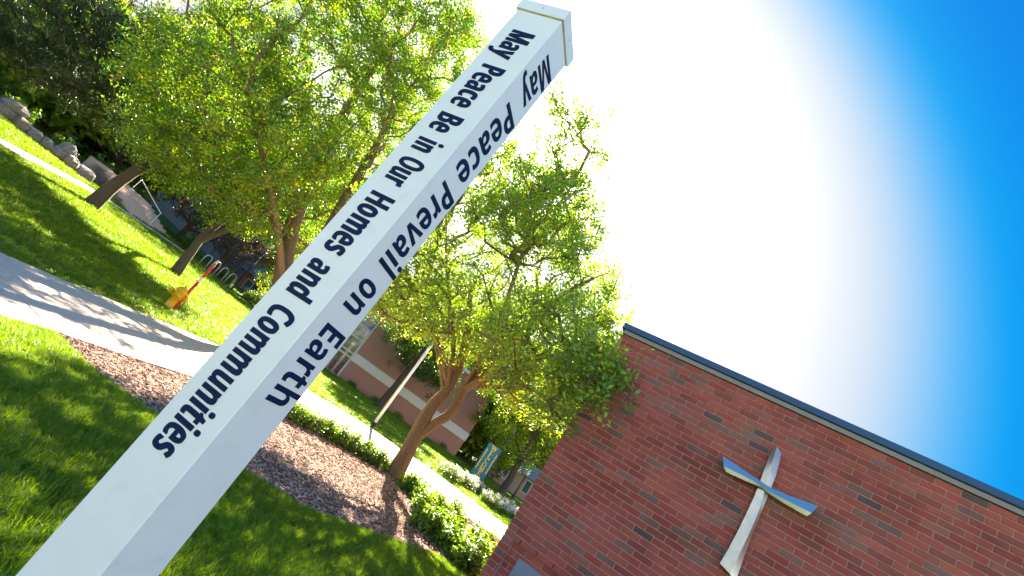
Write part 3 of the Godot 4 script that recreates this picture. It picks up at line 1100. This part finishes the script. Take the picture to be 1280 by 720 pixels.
func make_banner() -> void:
	var p := on_land(3.47, -21.72)
	var t := thing("welcome_banner", "teal banner reading WELCOME hung from a thin dark pole", "banner", p, -0.16)
	var st := begin(true)
	tube(st, [Vector3(0, -0.1, 0), Vector3(0, 2.9, 0)], [0.022, 0.018], 8)
	put(done(st), "pole", M.black_metal, t)
	st = begin(true)
	for y in [0.46, 1.86]: tube(st, [Vector3(0, y, 0), Vector3(-0.66, y, 0)], [0.011, 0.011], 6)
	put(done(st), "arms", M.black_metal, t)
	var cloth := begin(true)
	var n := 8
	for i in n:
		for j in 14:
			var q := []
			for e in [[i, j], [i + 1, j], [i + 1, j + 1], [i, j + 1]]:
				var u: float = float(e[0]) / n
				var v: float = float(e[1]) / 14.0
				q.append(Vector3(-0.03 - u * 0.60, 0.46 + v * 1.40, 0.012 * sin(u * 5.0 + v * 4.0)))
			quad(cloth, q[0], q[1], q[2], q[3], Vector3.BACK)
	put(done(cloth), "cloth", M.banner, t)
	var word := "WELCOME"
	for i in 7:
		var tm := TextMesh.new()
		var sf := SystemFont.new()
		sf.font_names = PackedStringArray(["Droid Serif"])
		sf.font_weight = 700
		tm.font = sf
		tm.font_size = 40
		tm.pixel_size = 0.0060
		tm.depth = 0.006
		tm.text = word[i]
		var o := put(tm, "letter", M.banner_letter, t)
		o.position = Vector3(-0.33, 1.74 - i * 0.185, 0.024)
	for x in [-0.10, -0.555]: one_box("stripe", Vector3(x, 1.16, 0.022), Vector3(0.035, 0.86, 0.006), M.banner_letter, t)

func make_rack() -> void:
	var a := Vector2(-15.4, -31.9)
	var b := Vector2(-14.6, -33.1)
	var base := on_land((a.x + b.x) * 0.5, (a.y + b.y) * 0.5, 0.05)
	var t := thing("bike_rack", "pale metal bicycle rack of looped bars beside the footpath", "bike rack", base, atan2(-(b.y - a.y), b.x - a.x))
	for i in 4:
		var st := begin(true)
		var x := -1.0 + i * 0.66
		var pts := []
		for k in 13:
			var u := PI * k / 12.0
			pts.append(Vector3(x - cos(u) * 0.22, 0.62 + sin(u) * 0.22, 0))
		pts.push_front(Vector3(x - 0.22, -0.05, 0))
		pts.append(Vector3(x + 0.22, -0.05, 0))
		var rad := []
		for k in pts.size(): rad.append(0.034)
		tube(st, pts, rad, 8)
		put(done(st), "loop", M.galvanised, t)

func make_steps() -> void:
	# wide steps climbing to the left from the footpath
	var base := on_land(-17.5, -29.2)
	var t := thing("outdoor_steps", "wide flight of concrete steps climbing from the footpath", "steps", base, 0.06)
	for i in 8:
		var st := begin()
		cbox(st, Vector3(-0.15 - i * 0.32 - 0.55, 0.08 + i * 0.14 - 0.5 + 0.08, 0), Vector3(1.1, 1.0, 5.0), 0.015)
		put(done(st), "step", M.concrete, t)
	var st := begin(true)
	tube(st, [Vector3(0.05, 0, 0.9), Vector3(0.05, 0.9, 0.9), Vector3(-1.9, 1.75, 0.9), Vector3(-1.9, 0.9, 0.9)], [0.025, 0.025, 0.025, 0.025], 8)
	put(done(st), "handrail", M.white_paint, t)

func make_stone_wall() -> void:
	var a := Vector2(-23.0, -15.5)
	var b := Vector2(-18.6, -24.6)
	var base := on_land((a.x + b.x) * 0.5, (a.y + b.y) * 0.5)
	var t := thing("boulder_wall", "low retaining wall of rough brown boulders above the footpath", "retaining wall", base)
	rng.seed = 81
	var len_ := a.distance_to(b)
	var s := 0.0
	var k := 0
	var shapes := []
	for v in 5:
		var ico := SphereMesh.new()
		ico.radial_segments = 9
		ico.rings = 5
		var st := SurfaceTool.new()
		st.create_from(ico, 0)
		var arr := st.commit_to_arrays()
		var vs: PackedVector3Array = arr[Mesh.ARRAY_VERTEX]
		var ns := FastNoiseLite.new()
		ns.seed = v
		ns.frequency = 0.9
		var st2 := begin()
		var idx: PackedInt32Array = arr[Mesh.ARRAY_INDEX]
		var pts := []
		for p in vs:
			var q := p * 2.0
			q = Vector3(signf(q.x) * pow(absf(q.x), 0.7), signf(q.y) * pow(absf(q.y), 0.7), signf(q.z) * pow(absf(q.z), 0.7)) * 0.5
			pts.append(q * (1.0 + 0.3 * ns.get_noise_3dv(p * 2.0)))
		for i in range(0, idx.size(), 3): tri(st2, pts[idx[i]], pts[idx[i + 1]], pts[idx[i + 2]], pts[idx[i]] + pts[idx[i + 1]] + pts[idx[i + 2]])
		shapes.append(done(st2))
	while s < len_:
		var w := rf(0.45, 1.0)
		for row in (2 if rng.randf() < 0.3 else 1):
			var p2 := a.lerp(b, (s + w * 0.5 + row * 0.25) / len_)
			var o := put(shapes[k % 5], "stone", M.stone, t)
			k += 1
			o.scale = Vector3(w * 1.15, rf(0.48, 0.70), rf(0.5, 0.75))
			o.rotation = Vector3(rf(-0.25, 0.25), atan2(-(b.y - a.y), b.x - a.x) + rf(-0.35, 0.35), rf(-0.22, 0.22))
			o.position = on_land(p2.x - row * 0.16, p2.y - row * 0.08, 0.2 + row * 0.36) - base
		s += w

# ---------------------------------------------------------------- buildings far behind
func window(parent: Node, at: Vector3, w: float, h: float, cols: int, rows_: int, glass: Material) -> void:
	# z points out of the wall
	var f := Node3D.new()
	f.name = "window"
	parent.add_child(f, true)
	f.position = at
	for i in cols:
		for j in rows_:
			one_box("pane", Vector3((i + 0.5) * w / cols - w * 0.5, (j + 0.5) * h / rows_ - h * 0.5, 0.02), Vector3(w / cols - 0.06, h / rows_ - 0.06, 0.02), glass, f)
	var st := begin()
	for i in cols + 1: box(st, Vector3(i * w / cols - w * 0.5, 0, 0.03), Vector3(0.08, h + 0.08, 0.07))
	for j in rows_ + 1: box(st, Vector3(0, j * h / rows_ - h * 0.5, 0.028), Vector3(w, 0.08, 0.06))
	put(done(st), "frame", M.frame, f)

func make_campus_building() -> void:
	var a := Vector3(-5.64, 0.95, -33.63)
	var b := Vector3(3.23, 0.95, -35.85)
	var t := thing("campus_building", "low brick building with a pale concrete band and glass entrance", "building", a)
	var x := (b - a).normalized()
	t.basis = Basis(x, Vector3.UP, x.cross(Vector3.UP))
	var w := a.distance_to(b)
	var depth := 11.0
	# the brick wing right of the entrance
	one_box("wall", Vector3(w * 0.5, 2.3, -depth * 0.5), Vector3(w, 5.6, depth), M.far_brick, t, 0.01)
	one_box("stone_band", Vector3(w * 0.5, 1.71, -depth * 0.5), Vector3(w + 0.08, 0.56, depth + 0.08), M.band, t, 0.01)
	one_box("roof_edge", Vector3(w * 0.5, 5.2, -depth * 0.5), Vector3(w + 0.3, 0.24, depth + 0.3), M.band, t, 0.02)
	# entrance bay left of it, set back a little
	var ex := -3.1
	one_box("entrance_back", Vector3(ex * 0.5, 2.3, -depth * 0.5 - 0.6), Vector3(-ex - 0.01, 5.6, depth - 0.4), M.far_brick, t)
	one_box("pier", Vector3(ex - 0.55, 2.3, -depth * 0.5), Vector3(1.1, 5.6, depth), M.far_brick, t, 0.01)
	var e := Node3D.new()
	e.name = "glass_entrance"
	t.add_child(e, true)
	e.position = Vector3(0, 0.2, -0.12)
	var cols := [-3.02, -2.0, -1.0, -0.06]
	var rows_ := [0.0, 1.35, 1.62, 2.55, 3.35, 4.4]
	var st := begin()
	for c in cols: box(st, Vector3(c, 2.2, 0.05), Vector3(0.12, 4.5, 0.14))
	for r in rows_: box(st, Vector3(-1.54, r, 0.045), Vector3(3.0, 0.10, 0.10))
	put(done(st), "frame", M.frame, e)
	for i in 3:
		for j in 5:
			one_box("pane", Vector3((cols[i] + cols[i + 1]) * 0.5, (rows_[j] + rows_[j + 1]) * 0.5, 0.0), Vector3(cols[i + 1] - cols[i] - 0.1, rows_[j + 1] - rows_[j] - 0.08, 0.02), M.glass if j != 4 else M.sky_glass, e)

func house(label: String, x: float, z: float, turn: float, w: float, d: float, wall_h: float, roof_h: float, wall_m: Material, dy := 0.0, wins := 3) -> void:
	var t := thing("house", label, "house", on_land(x, z, dy), turn, "houses behind the trees")
	one_box("wall", Vector3(0, wall_h * 0.5 - 0.5, 0), Vector3(w, wall_h + 1.0, d), wall_m, t)
	var st := begin()
	var hw := w * 0.5 + 0.35
	var hd := d * 0.5 + 0.35
	var y := wall_h
	var r0 := Vector3(-hw, y + roof_h, 0)
	var r1 := Vector3(hw, y + roof_h, 0)
	quad(st, Vector3(-hw, y, hd), Vector3(hw, y, hd), r1, r0, Vector3(0, 1, 1))
	quad(st, Vector3(-hw, y, -hd), Vector3(hw, y, -hd), r1, r0, Vector3(0, 1, -1))
	quad(st, Vector3(-hw, y, -hd), Vector3(hw, y, -hd), Vector3(hw, y, hd), Vector3(-hw, y, hd), Vector3.DOWN)
	tri(st, Vector3(-hw, y, -hd), Vector3(-hw, y, hd), r0, Vector3.LEFT)
	tri(st, Vector3(hw, y, -hd), Vector3(hw, y, hd), r1, Vector3.RIGHT)
	put(done(st), "roof", M.roof, t)
	for i in wins: window(t, Vector3((i + 0.5) * w / wins - w * 0.5, wall_h * 0.55, d * 0.5), 1.1, 1.0, 2, 1, M.sky_glass)

func make_hall() -> void:
	var t := thing("brown_hall", "brown brick hall with rows of windows behind the bare tree", "building", on_land(-26.0, -43.0, -0.5), 0.5)
	one_box("wall", Vector3(0, 4.5, -4), Vector3(22, 9.6, 8), M.tan_brick, t, 0.02)
	one_box("roof_edge", Vector3(0, 9.4, -4), Vector3(22.5, 0.35, 8.5), M.band, t, 0.02)
	for i in 7:
		for j in 2: window(t, Vector3(-9 + i * 3.0, 3.0 + j * 3.4, 0), 1.5, 1.7, 2, 2, M.sky_glass)

# ---------------------------------------------------------------- all the greenery
func make_trees() -> void:
	var small := spray(101, 9, 0.30, 0.17)       # times o.size: leaves of about 0.30 * size
	var fat := spray(102, 12, 0.42, 0.26)
	var needle := needles(103)
	var blossom := spray(104, 7, 0.5, 0.4)
	var fresh := [Color(0.166, 0.333, 0.038), Color(0.131, 0.280, 0.052), Color(0.228, 0.394, 0.042), Color(0.105, 0.236, 0.052), Color(0.280, 0.403, 0.038)]
	var yellowish := [Color(0.255, 0.374, 0.027), Color(0.340, 0.433, 0.034), Color(0.187, 0.323, 0.031), Color(0.425, 0.459, 0.043)]
	var dark := [Color(0.029, 0.058, 0.018), Color(0.039, 0.078, 0.023), Color(0.023, 0.044, 0.017)]
	var deepg := [Color(0.080, 0.160, 0.029), Color(0.104, 0.208, 0.032), Color(0.064, 0.136, 0.032)]
	var brown := [Color(0.16, 0.10, 0.075), Color(0.20, 0.125, 0.10), Color(0.12, 0.085, 0.06)]
	var pale := [Color(0.25, 0.40, 0.06), Color(0.21, 0.35, 0.075), Color(0.33, 0.46, 0.05), Color(0.18, 0.31, 0.07), Color(0.40, 0.49, 0.045), Color(0.27, 0.39, 0.11)]
	# the tree in the mulch bed: forked low, arching limbs, reaching out to the brick corner
	var b := on_land(0.21, -11.27)
	tree("forked_tree", "green tree with a forked trunk growing in the mulch bed", b, [
		[[Vector3(0, -0.15, 0), Vector3(-0.04, 0.45, 0), Vector3(-0.12, 1.0, 0.05), Vector3(-0.16, 1.6, 0.1), Vector3(-0.10, 2.15, 0.1), Vector3(-0.3, 2.9, 0.4), Vector3(-0.9, 3.9, 0.9)], [0.21, 0.15, 0.135, 0.105, 0.095, 0.075, 0.045]],
		[[Vector3(-0.08, 0.85, 0.03), Vector3(0.10, 1.35, 0.08), Vector3(0.26, 1.75, 0.12), Vector3(0.16, 2.25, 0.2), Vector3(0.35, 3.1, 0.7), Vector3(0.5, 4.2, 1.6), Vector3(0.9, 4.9, 2.6)], [0.10, 0.098, 0.095, 0.085, 0.072, 0.05, 0.03]],
		[[Vector3(-0.11, 2.1, 0.1), Vector3(-0.9, 2.75, 0.3), Vector3(-1.8, 2.95, 0.7), Vector3(-2.8, 2.9, 1.0)], [0.075, 0.06, 0.045, 0.025]],
		[[Vector3(0.18, 2.2, 0.18), Vector3(0.5, 2.75, 1.2), Vector3(0.9, 3.15, 2.6), Vector3(1.15, 3.05, 4.0), Vector3(1.35, 2.75, 5.2)], [0.075, 0.06, 0.045, 0.032, 0.015]],
		[[Vector3(0.2, 2.3, 0.2), Vector3(1.2, 2.9, 0.4), Vector3(2.2, 3.1, 0.6)], [0.06, 0.045, 0.025]],
		[[Vector3(-0.11, 2.05, 0.1), Vector3(-0.6, 2.9, 0.7), Vector3(-1.4, 3.7, 1.4), Vector3(-2.1, 4.6, 1.8)], [0.055, 0.045, 0.035, 0.018]],
		[[Vector3(-0.13, 1.95, 0.1), Vector3(-0.75, 2.6, -0.2), Vector3(-1.7, 3.3, -0.4), Vector3(-2.7, 3.7, -0.3)], [0.05, 0.042, 0.03, 0.016]],
		[[Vector3(0.16, 2.25, 0.2), Vector3(0.05, 3.1, 1.0), Vector3(-0.3, 4.3, 2.0), Vector3(-0.8, 5.8, 2.7)], [0.055, 0.045, 0.035, 0.018]],
		[[Vector3(0.18, 2.2, 0.2), Vector3(0.8, 3.0, 0.8), Vector3(1.5, 3.7, 1.5), Vector3(2.0, 4.0, 2.2)], [0.05, 0.042, 0.03, 0.016]]],
		[[Vector3(-0.9, 4.6, 1.0), Vector3(2.9, 2.2, 2.6), 480], [Vector3(-1.35, 6.2, 2.6), Vector3(1.5, 1.4, 1.6), 110], [Vector3(-0.45, 5.1, 2.9), Vector3(1.15, 0.95, 1.4), 90], [Vector3(-1.9, 5.4, 0.4), Vector3(1.6, 1.7, 1.8), 150], [Vector3(0.85, 3.1, 3.6), Vector3(1.05, 0.9, 1.8), 150], [Vector3(1.17, 2.45, 5.35), Vector3(0.42, 0.6, 0.5), 45], [Vector3(1.4, 3.4, 1.2), Vector3(1.9, 1.1, 1.9), 200], [Vector3(-1.9, 3.1, 1.2), Vector3(1.4, 0.8, 1.6), 120]],
		{"seed": 201, "bark": M.bark, "mesh": small, "sprays": 10500, "spread": 0.14, "size": 0.225, "colors": pale, "first": 1.9, "tip": 0.0078, "bare": 8.0})
	# the big tree hidden behind the pole
	b = on_land(-4.45, -13.3)
	tree("broad_tree", "large leafy tree on the lawn behind the white post", b, [
		[[Vector3(0, -0.2, 0), Vector3(0.05, 0.8, 0), Vector3(-0.1, 1.6, 0), Vector3(-0.7, 2.6, 0.1), Vector3(-1.2, 4.0, 0.5), Vector3(-1.7, 6.5, 1.0), Vector3(-2.0, 9.0, 1.2)], [0.33, 0.24, 0.21, 0.17, 0.14, 0.09, 0.04]],
		[[Vector3(-0.05, 1.3, 0), Vector3(0.1, 2.2, 0.2), Vector3(-0.1, 3.6, 0.6), Vector3(-0.4, 5.6, 1.0), Vector3(-0.8, 7.8, 1.2)], [0.16, 0.15, 0.13, 0.09, 0.04]],
		[[Vector3(-0.7, 2.6, 0.1), Vector3(-1.8, 3.3, 0.6), Vector3(-3.0, 3.8, 1.6), Vector3(-4.0, 4.0, 2.4)], [0.11, 0.09, 0.06, 0.03]],
		[[Vector3(-0.3, 2.0, 0.05), Vector3(-0.9, 2.9, 1.2), Vector3(-1.4, 3.6, 2.6), Vector3(-1.9, 4.2, 3.8)], [0.10, 0.08, 0.06, 0.03]]],
		[[Vector3(-2.9, 6.0, 1.3), Vector3(3.2, 3.5, 3.4), 600], [Vector3(-3.0, 4.1, 2.4), Vector3(2.0, 1.9, 2.0), 220], [Vector3(-1.9, 4.0, 2.4), Vector3(1.7, 1.7, 2.0), 200], [Vector3(-2.3, 9.0, 1.5), Vector3(2.3, 1.8, 2.4), 200], [Vector3(-2.9, 3.1, 1.0), Vector3(2.4, 1.0, 1.6), 150], [Vector3(-0.9, 6.6, 0.6), Vector3(1.0, 2.4, 1.6), 110], [Vector3(-1.3, 4.2, -1.0), Vector3(1.7, 1.5, 1.7), 170], [Vector3(-0.4, 8.0, 2.2), Vector3(1.5, 2.0, 1.8), 150]],
		{"seed": 202, "bark": M.bark, "mesh": small, "sprays": 14500, "spread": 0.15, "size": 0.26, "colors": yellowish + fresh, "first": 2.0, "tip": 0.006, "bare": 9.0})
	# left lawn
	tree("pine_tree", "dark pine with a bare leaning trunk on the upper lawn", on_land(-13.8, -19.3), [
		[[Vector3(0, -0.2, 0), Vector3(0.0, 0.8, 0), Vector3(0.1, 1.8, -0.05), Vector3(0.4, 3.0, -0.1), Vector3(0.3, 4.8, 0), Vector3(0.2, 7.5, 0), Vector3(0.1, 10.0, 0)], [0.28, 0.19, 0.17, 0.155, 0.13, 0.09, 0.05]],
		[[Vector3(0.25, 2.4, -0.1), Vector3(-0.8, 3.2, 0.3), Vector3(-2.4, 3.6, 0.8), Vector3(-4.0, 3.7, 1.2)], [0.13, 0.10, 0.07, 0.03]]],
		[[Vector3(-0.8, 5.2, 0.2), Vector3(4.2, 2.8, 3.0), 330], [Vector3(-3.0, 3.6, 0.8), Vector3(2.4, 1.2, 1.6), 130], [Vector3(1.4, 3.3, 0.2), Vector3(1.8, 1.1, 1.6), 100], [Vector3(0, 8.5, 0), Vector3(2.4, 2.4, 2.2), 90], [Vector3(-3.2, 3.9, 3.0), Vector3(2.7, 2.0, 2.2), 210]],
		{"seed": 203, "bark": M.dark_bark, "mesh": needle, "sprays": 3500, "spread": 0.24, "size": 0.5, "colors": dark, "first": 2.2, "tip": 0.011, "bare": 20.0})
	tree("twin_stem_tree", "tree forking into two stems on the lawn behind the hydrant", on_land(-10.35, -20.1), [
		[[Vector3(0, -0.2, 0), Vector3(-0.15, 0.9, 0), Vector3(-0.25, 1.9, 0), Vector3(-0.1, 3.0, 0), Vector3(0, 4.6, 0.2), Vector3(0.1, 6.5, 0.2)], [0.22, 0.15, 0.13, 0.105, 0.085, 0.05]],
		[[Vector3(-0.24, 1.5, 0), Vector3(0.15, 2.3, 0), Vector3(0.7, 3.1, 0), Vector3(1.3, 4.2, 0.2), Vector3(1.7, 5.6, 0.2)], [0.12, 0.11, 0.095, 0.075, 0.04]]],
		[[Vector3(0.6, 5.6, 0.2), Vector3(3.4, 2.3, 2.6), 330], [Vector3(1.8, 4.0, 0.4), Vector3(1.7, 1.1, 1.6), 120], [Vector3(-1.4, 4.6, 0.4), Vector3(1.7, 1.2, 1.6), 100]],
		{"seed": 204, "bark": M.dark_bark, "mesh": small, "sprays": 5200, "spread": 0.26, "size": 0.36, "colors": deepg + fresh, "first": 2.2, "tip": 0.008})
	# brown budding trees by the steps
	simple_tree("budding_tree", "brown budding tree with thin twigs beside the steps", -16.2, -34.5, 1.2, 7.5, 6.5, {"seed": 205, "bark": M.dark_bark, "mesh": small, "sprays": 2200, "spread": 0.25, "size": 0.30, "colors": brown, "n": 420, "tip": 0.012})
	simple_tree("budding_tree", "brown budding tree rising above the top of the steps", -22.5, -30.0, 1.0, 6.0, 6.0, {"seed": 206, "bark": M.dark_bark, "mesh": small, "sprays": 1600, "spread": 0.25, "size": 0.34, "colors": brown, "n": 320, "tip": 0.012})
	simple_tree("budding_tree", "brown budding tree behind the upper end of the steps", -19.3, -34.5, 0.8, 6.5, 6.0, {"seed": 212, "bark": M.dark_bark, "mesh": small, "sprays": 1900, "spread": 0.25, "size": 0.34, "colors": brown + deepg, "n": 380, "tip": 0.011})
	simple_tree("budding_tree", "brown budding tree before the windows of the brown hall", -18.2, -39.0, 0.8, 8.0, 7.0, {"seed": 213, "bark": M.dark_bark, "mesh": small, "sprays": 2000, "spread": 0.3, "size": 0.4, "colors": brown, "n": 420, "tip": 0.012})
	# trees behind: right of the pole
	simple_tree("slim_tree", "slender tree standing against the band of the low brick building", -2.4, -30.7, 2.6, 8.0, 5.0, {"seed": 207, "bark": M.dark_bark, "mesh": small, "sprays": 2600, "spread": 0.3, "size": 0.5, "colors": deepg, "n": 220, "girth": 0.16, "lean_x": 0.5})
	simple_tree("golden_tree", "yellow-green tree behind the teal banner", 5.75, -29.2, 1.9, 8.5, 7.5, {"seed": 208, "bark": M.dark_bark, "mesh": small, "sprays": 4200, "spread": 0.3, "size": 0.5, "colors": yellowish, "n": 320, "girth": 0.17})
	simple_tree("golden_tree", "yellow-green tree at the far corner of the low brick building", 5.4, -38.5, 1.4, 10.0, 8.0, {"seed": 209, "bark": M.dark_bark, "mesh": fat, "sprays": 3000, "spread": 0.4, "size": 0.6, "colors": yellowish + fresh, "n": 260})
	simple_tree("golden_tree", "bright yellow-green tree above the low brick building's roof", -1.5, -49.0, 3.0, 13.0, 11.0, {"seed": 210, "bark": M.dark_bark, "mesh": fat, "sprays": 3000, "spread": 0.5, "size": 0.8, "colors": yellowish, "n": 260})
	simple_tree("golden_tree", "small yellow-green tree by the black lamp post on the left", -13.2, -37.0, 1.0, 4.6, 4.0, {"seed": 211, "bark": M.dark_bark, "mesh": small, "sprays": 1500, "spread": 0.25, "size": 0.45, "colors": yellowish, "n": 160})
	# backdrop of trees, each one a tree of its own
	var back := [[-48, -22, 11, 12, 1], [-44, -34, 13, 13, 0], [-37, -48, 12, 12, 2], [-30, -58, 14, 14, 1], [-20, -62, 13, 13, 0], [-11, -58, 12, 12, 2], [-4, -66, 15, 14, 1], [8, -60, 13, 13, 2], [17, -58, 13, 13, 1], [27, -52, 12, 13, 0], [-25, -25.5, 5.5, 6, 2], [-27.5, -30, 7, 7, 0], [-24.5, -33, 6, 6.5, 2], [-31, -28.5, 8.5, 8, 2], [-29, -24.5, 6, 7, 2], [4.6, -45, 5.5, 6, 2], [8.2, -53, 7, 7, 1], [1.0, -58, 9, 9, 2], [13.5, -55, 8, 8, 2]]
	var looks := [dark, deepg, yellowish]
	var said := [
		"deep green tree far up the slope beyond the boulder wall",
		"dark evergreen far up the slope beyond the boulder wall",
		"yellow-green tree far behind the end of the brown hall",
		"tall deep green tree behind the brown hall",
		"dark evergreen behind the brown hall",
		"yellow-green tree behind the brick house with pale roof",
		"tall deep green tree far behind the low brick building",
		"yellow-green tree far behind the tan house",
		"deep green tree beside the tan house",
		"dark evergreen beyond the tan house",
		"small bright green tree just above the boulder wall",
		"small dark evergreen on the slope above the outdoor steps",
		"small yellow-green tree above the outdoor steps",
		"larger yellow-green tree on the slope behind the small dark evergreen",
		"small yellow-green tree on the slope above the boulder wall",
		"low yellow-green tree between low brick building and tan house",
		"low deep green tree behind the tan house",
		"yellow-green tree behind the low brick building's roof",
		"yellow-green tree behind the tan house's grey roof"]
	for i in back.size():
		var k: Array = back[i]
		simple_tree("background_tree", said[i], k[0], k[1], 0.5, k[2], k[3], {"seed": 220 + i, "bark": M.dark_bark, "mesh": fat, "sprays": 1500, "spread": 0.6, "size": 1.1, "colors": looks[k[4]], "n": 150, "step": 1.0, "sides": 6}, "belt of trees behind the lawns")

func make_shrubs() -> void:
	var leafy := spray(111, 10, 0.42, 0.30)
	var green := [Color(0.16, 0.28, 0.045), Color(0.19, 0.31, 0.06), Color(0.13, 0.24, 0.045), Color(0.23, 0.34, 0.05)]
	var row := [[-1.85, -9.75], [-1.58, -10.05], [-1.3, -10.35], [-1.02, -10.6], [-0.74, -10.82], [-0.45, -11.0], [-0.18, -11.2]]
	for i in row.size():
		shrub("border_plant", "low green leafy plant in the row edging mulch and sidewalk", row[i][0], row[i][1], 0.5, 0.36, {"seed": 300 + i, "mesh": leafy, "n": 210, "size": 0.13, "colors": green}, "row of plants along the sidewalk")
	var more := [[0.62, -10.7, 0.6, 0.34], [0.95, -10.25, 0.65, 0.36], [1.2, -9.75, 0.7, 0.38], [0.95, -9.5, 0.55, 0.34], [1.55, -10.6, 0.6, 0.34]]
	for i in more.size():
		shrub("leafy_shrub", "bushy green shrub in the clump beside the forked trunk", more[i][0], more[i][1], more[i][2], more[i][3], {"seed": 320 + i, "mesh": leafy, "n": 300, "size": 0.165, "colors": green}, "clump of shrubs beside the forked tree")
	var near := [[1.0, -8.35, 0.6, 0.34], [1.42, -8.1, 0.6, 0.36], [1.32, -8.75, 0.6, 0.36], [1.78, -8.6, 0.65, 0.4], [1.95, -9.3, 0.7, 0.42], [1.6, -7.75, 0.5, 0.3]]
	for i in near.size():
		shrub("corner_shrub", "broad-leaved green shrub by the brick building's corner", near[i][0], near[i][1], near[i][2], near[i][3], {"seed": 340 + i, "mesh": leafy, "n": 300, "size": 0.165, "colors": green}, "shrubs by the brick corner")
	for i in 8:
		shrub("white_flower_clump", "clump of white flowers in the bed beneath the teal banner", 1.9 + i * 0.52 + (i % 2) * 0.1, -18.6 - (i % 3) * 0.75, 0.95, 0.5, {"seed": 360 + i, "mesh": leafy, "n": 170, "size": 0.2, "colors": green, "flowers": 55, "flower_size": 0.14, "category": "flowers"}, "white flowers under the banner")
	for i in 5:
		shrub("foundation_shrub", "small dark shrub at the foot of the low brick building", -4.6 + i * 1.7, -33.2 - i * 0.42, 0.7, 0.45, {"seed": 380 + i, "mesh": leafy, "n": 90, "size": 0.22, "colors": green}, "shrubs along the low brick building")
	var hill := [[-21.5, -19.5, 1.6, 1.1], [-20.8, -22.0, 1.5, 1.0], [-22.5, -17.0, 1.8, 1.2], [-20.2, -24.2, 1.3, 0.9], [-24.0, -20.5, 2.0, 1.5], [-23.4, -23.5, 2.0, 1.4], [-20.9, -27.4, 1.6, 1.2], [-21.2, -29.4, 1.7, 1.3], [-20.9, -31.4, 1.6, 1.2]]
	for i in hill.size():
		shrub("hillside_shrub", "rounded green shrub planted above the boulder wall" if i < 6 else "rounded green shrub at the top of the outdoor steps", hill[i][0], hill[i][1], hill[i][2], hill[i][3], {"seed": 400 + i, "mesh": leafy, "n": 330, "size": 0.3, "colors": green}, "shrubs above the boulder wall" if i < 6 else "shrubs above the steps")
	var far := [[-13.6, -36.0, 1.5, 0.9], [-12.3, -36.6, 1.7, 1.0], [-15.6, -35.0, 1.5, 1.0], [-11.2, -38.2, 1.6, 1.0], [-17.8, -33.4, 1.6, 1.2]]
	for i in far.size():
		shrub("path_shrub", "green shrub growing behind the bicycle rack and footpath", far[i][0], far[i][1], far[i][2], far[i][3], {"seed": 420 + i, "mesh": leafy, "n": 260, "size": 0.3, "colors": green}, "shrubs behind the footpath")

func _ready() -> void:
	make_camera()
	make_sky()
	make_materials()
	make_ground()
	make_walk()
	make_path()
	make_bed()
	make_building()
	make_campus_building()
	make_hall()
	house("tan house with grey roof behind the yellow-green trees", 11.3, -47.0, -0.25, 8.0, 6.0, 1.5, 1.3, M.tan_brick, 0.1, 3)
	house("brick house with pale grey roof behind the small golden tree", -15.5, -46.0, 0.3, 7.0, 6.0, 2.0, 2.0, M.far_brick, -0.6, 3)
	make_pole()
	make_cross()
	make_hydrant()
	lamp_post("lamp_post", "white lamp post rising from the lawn beside the sidewalk", on_land(-1.14, -17.95), 3.6, M.white_paint)
	lamp_post("lamp_post", "thin black lamp post beside the upper footpath", on_land(-13.9, -33.0), 3.4, M.black_metal)
	lamp_post("lamp_post", "dark lamp post with white globe before the tan house", on_land(7.6, -34.5), 1.7, M.black_metal)
	make_banner()
	make_rack()
	make_steps()
	make_stone_wall()
	make_trees()
	make_shrubs()
	make_grass()
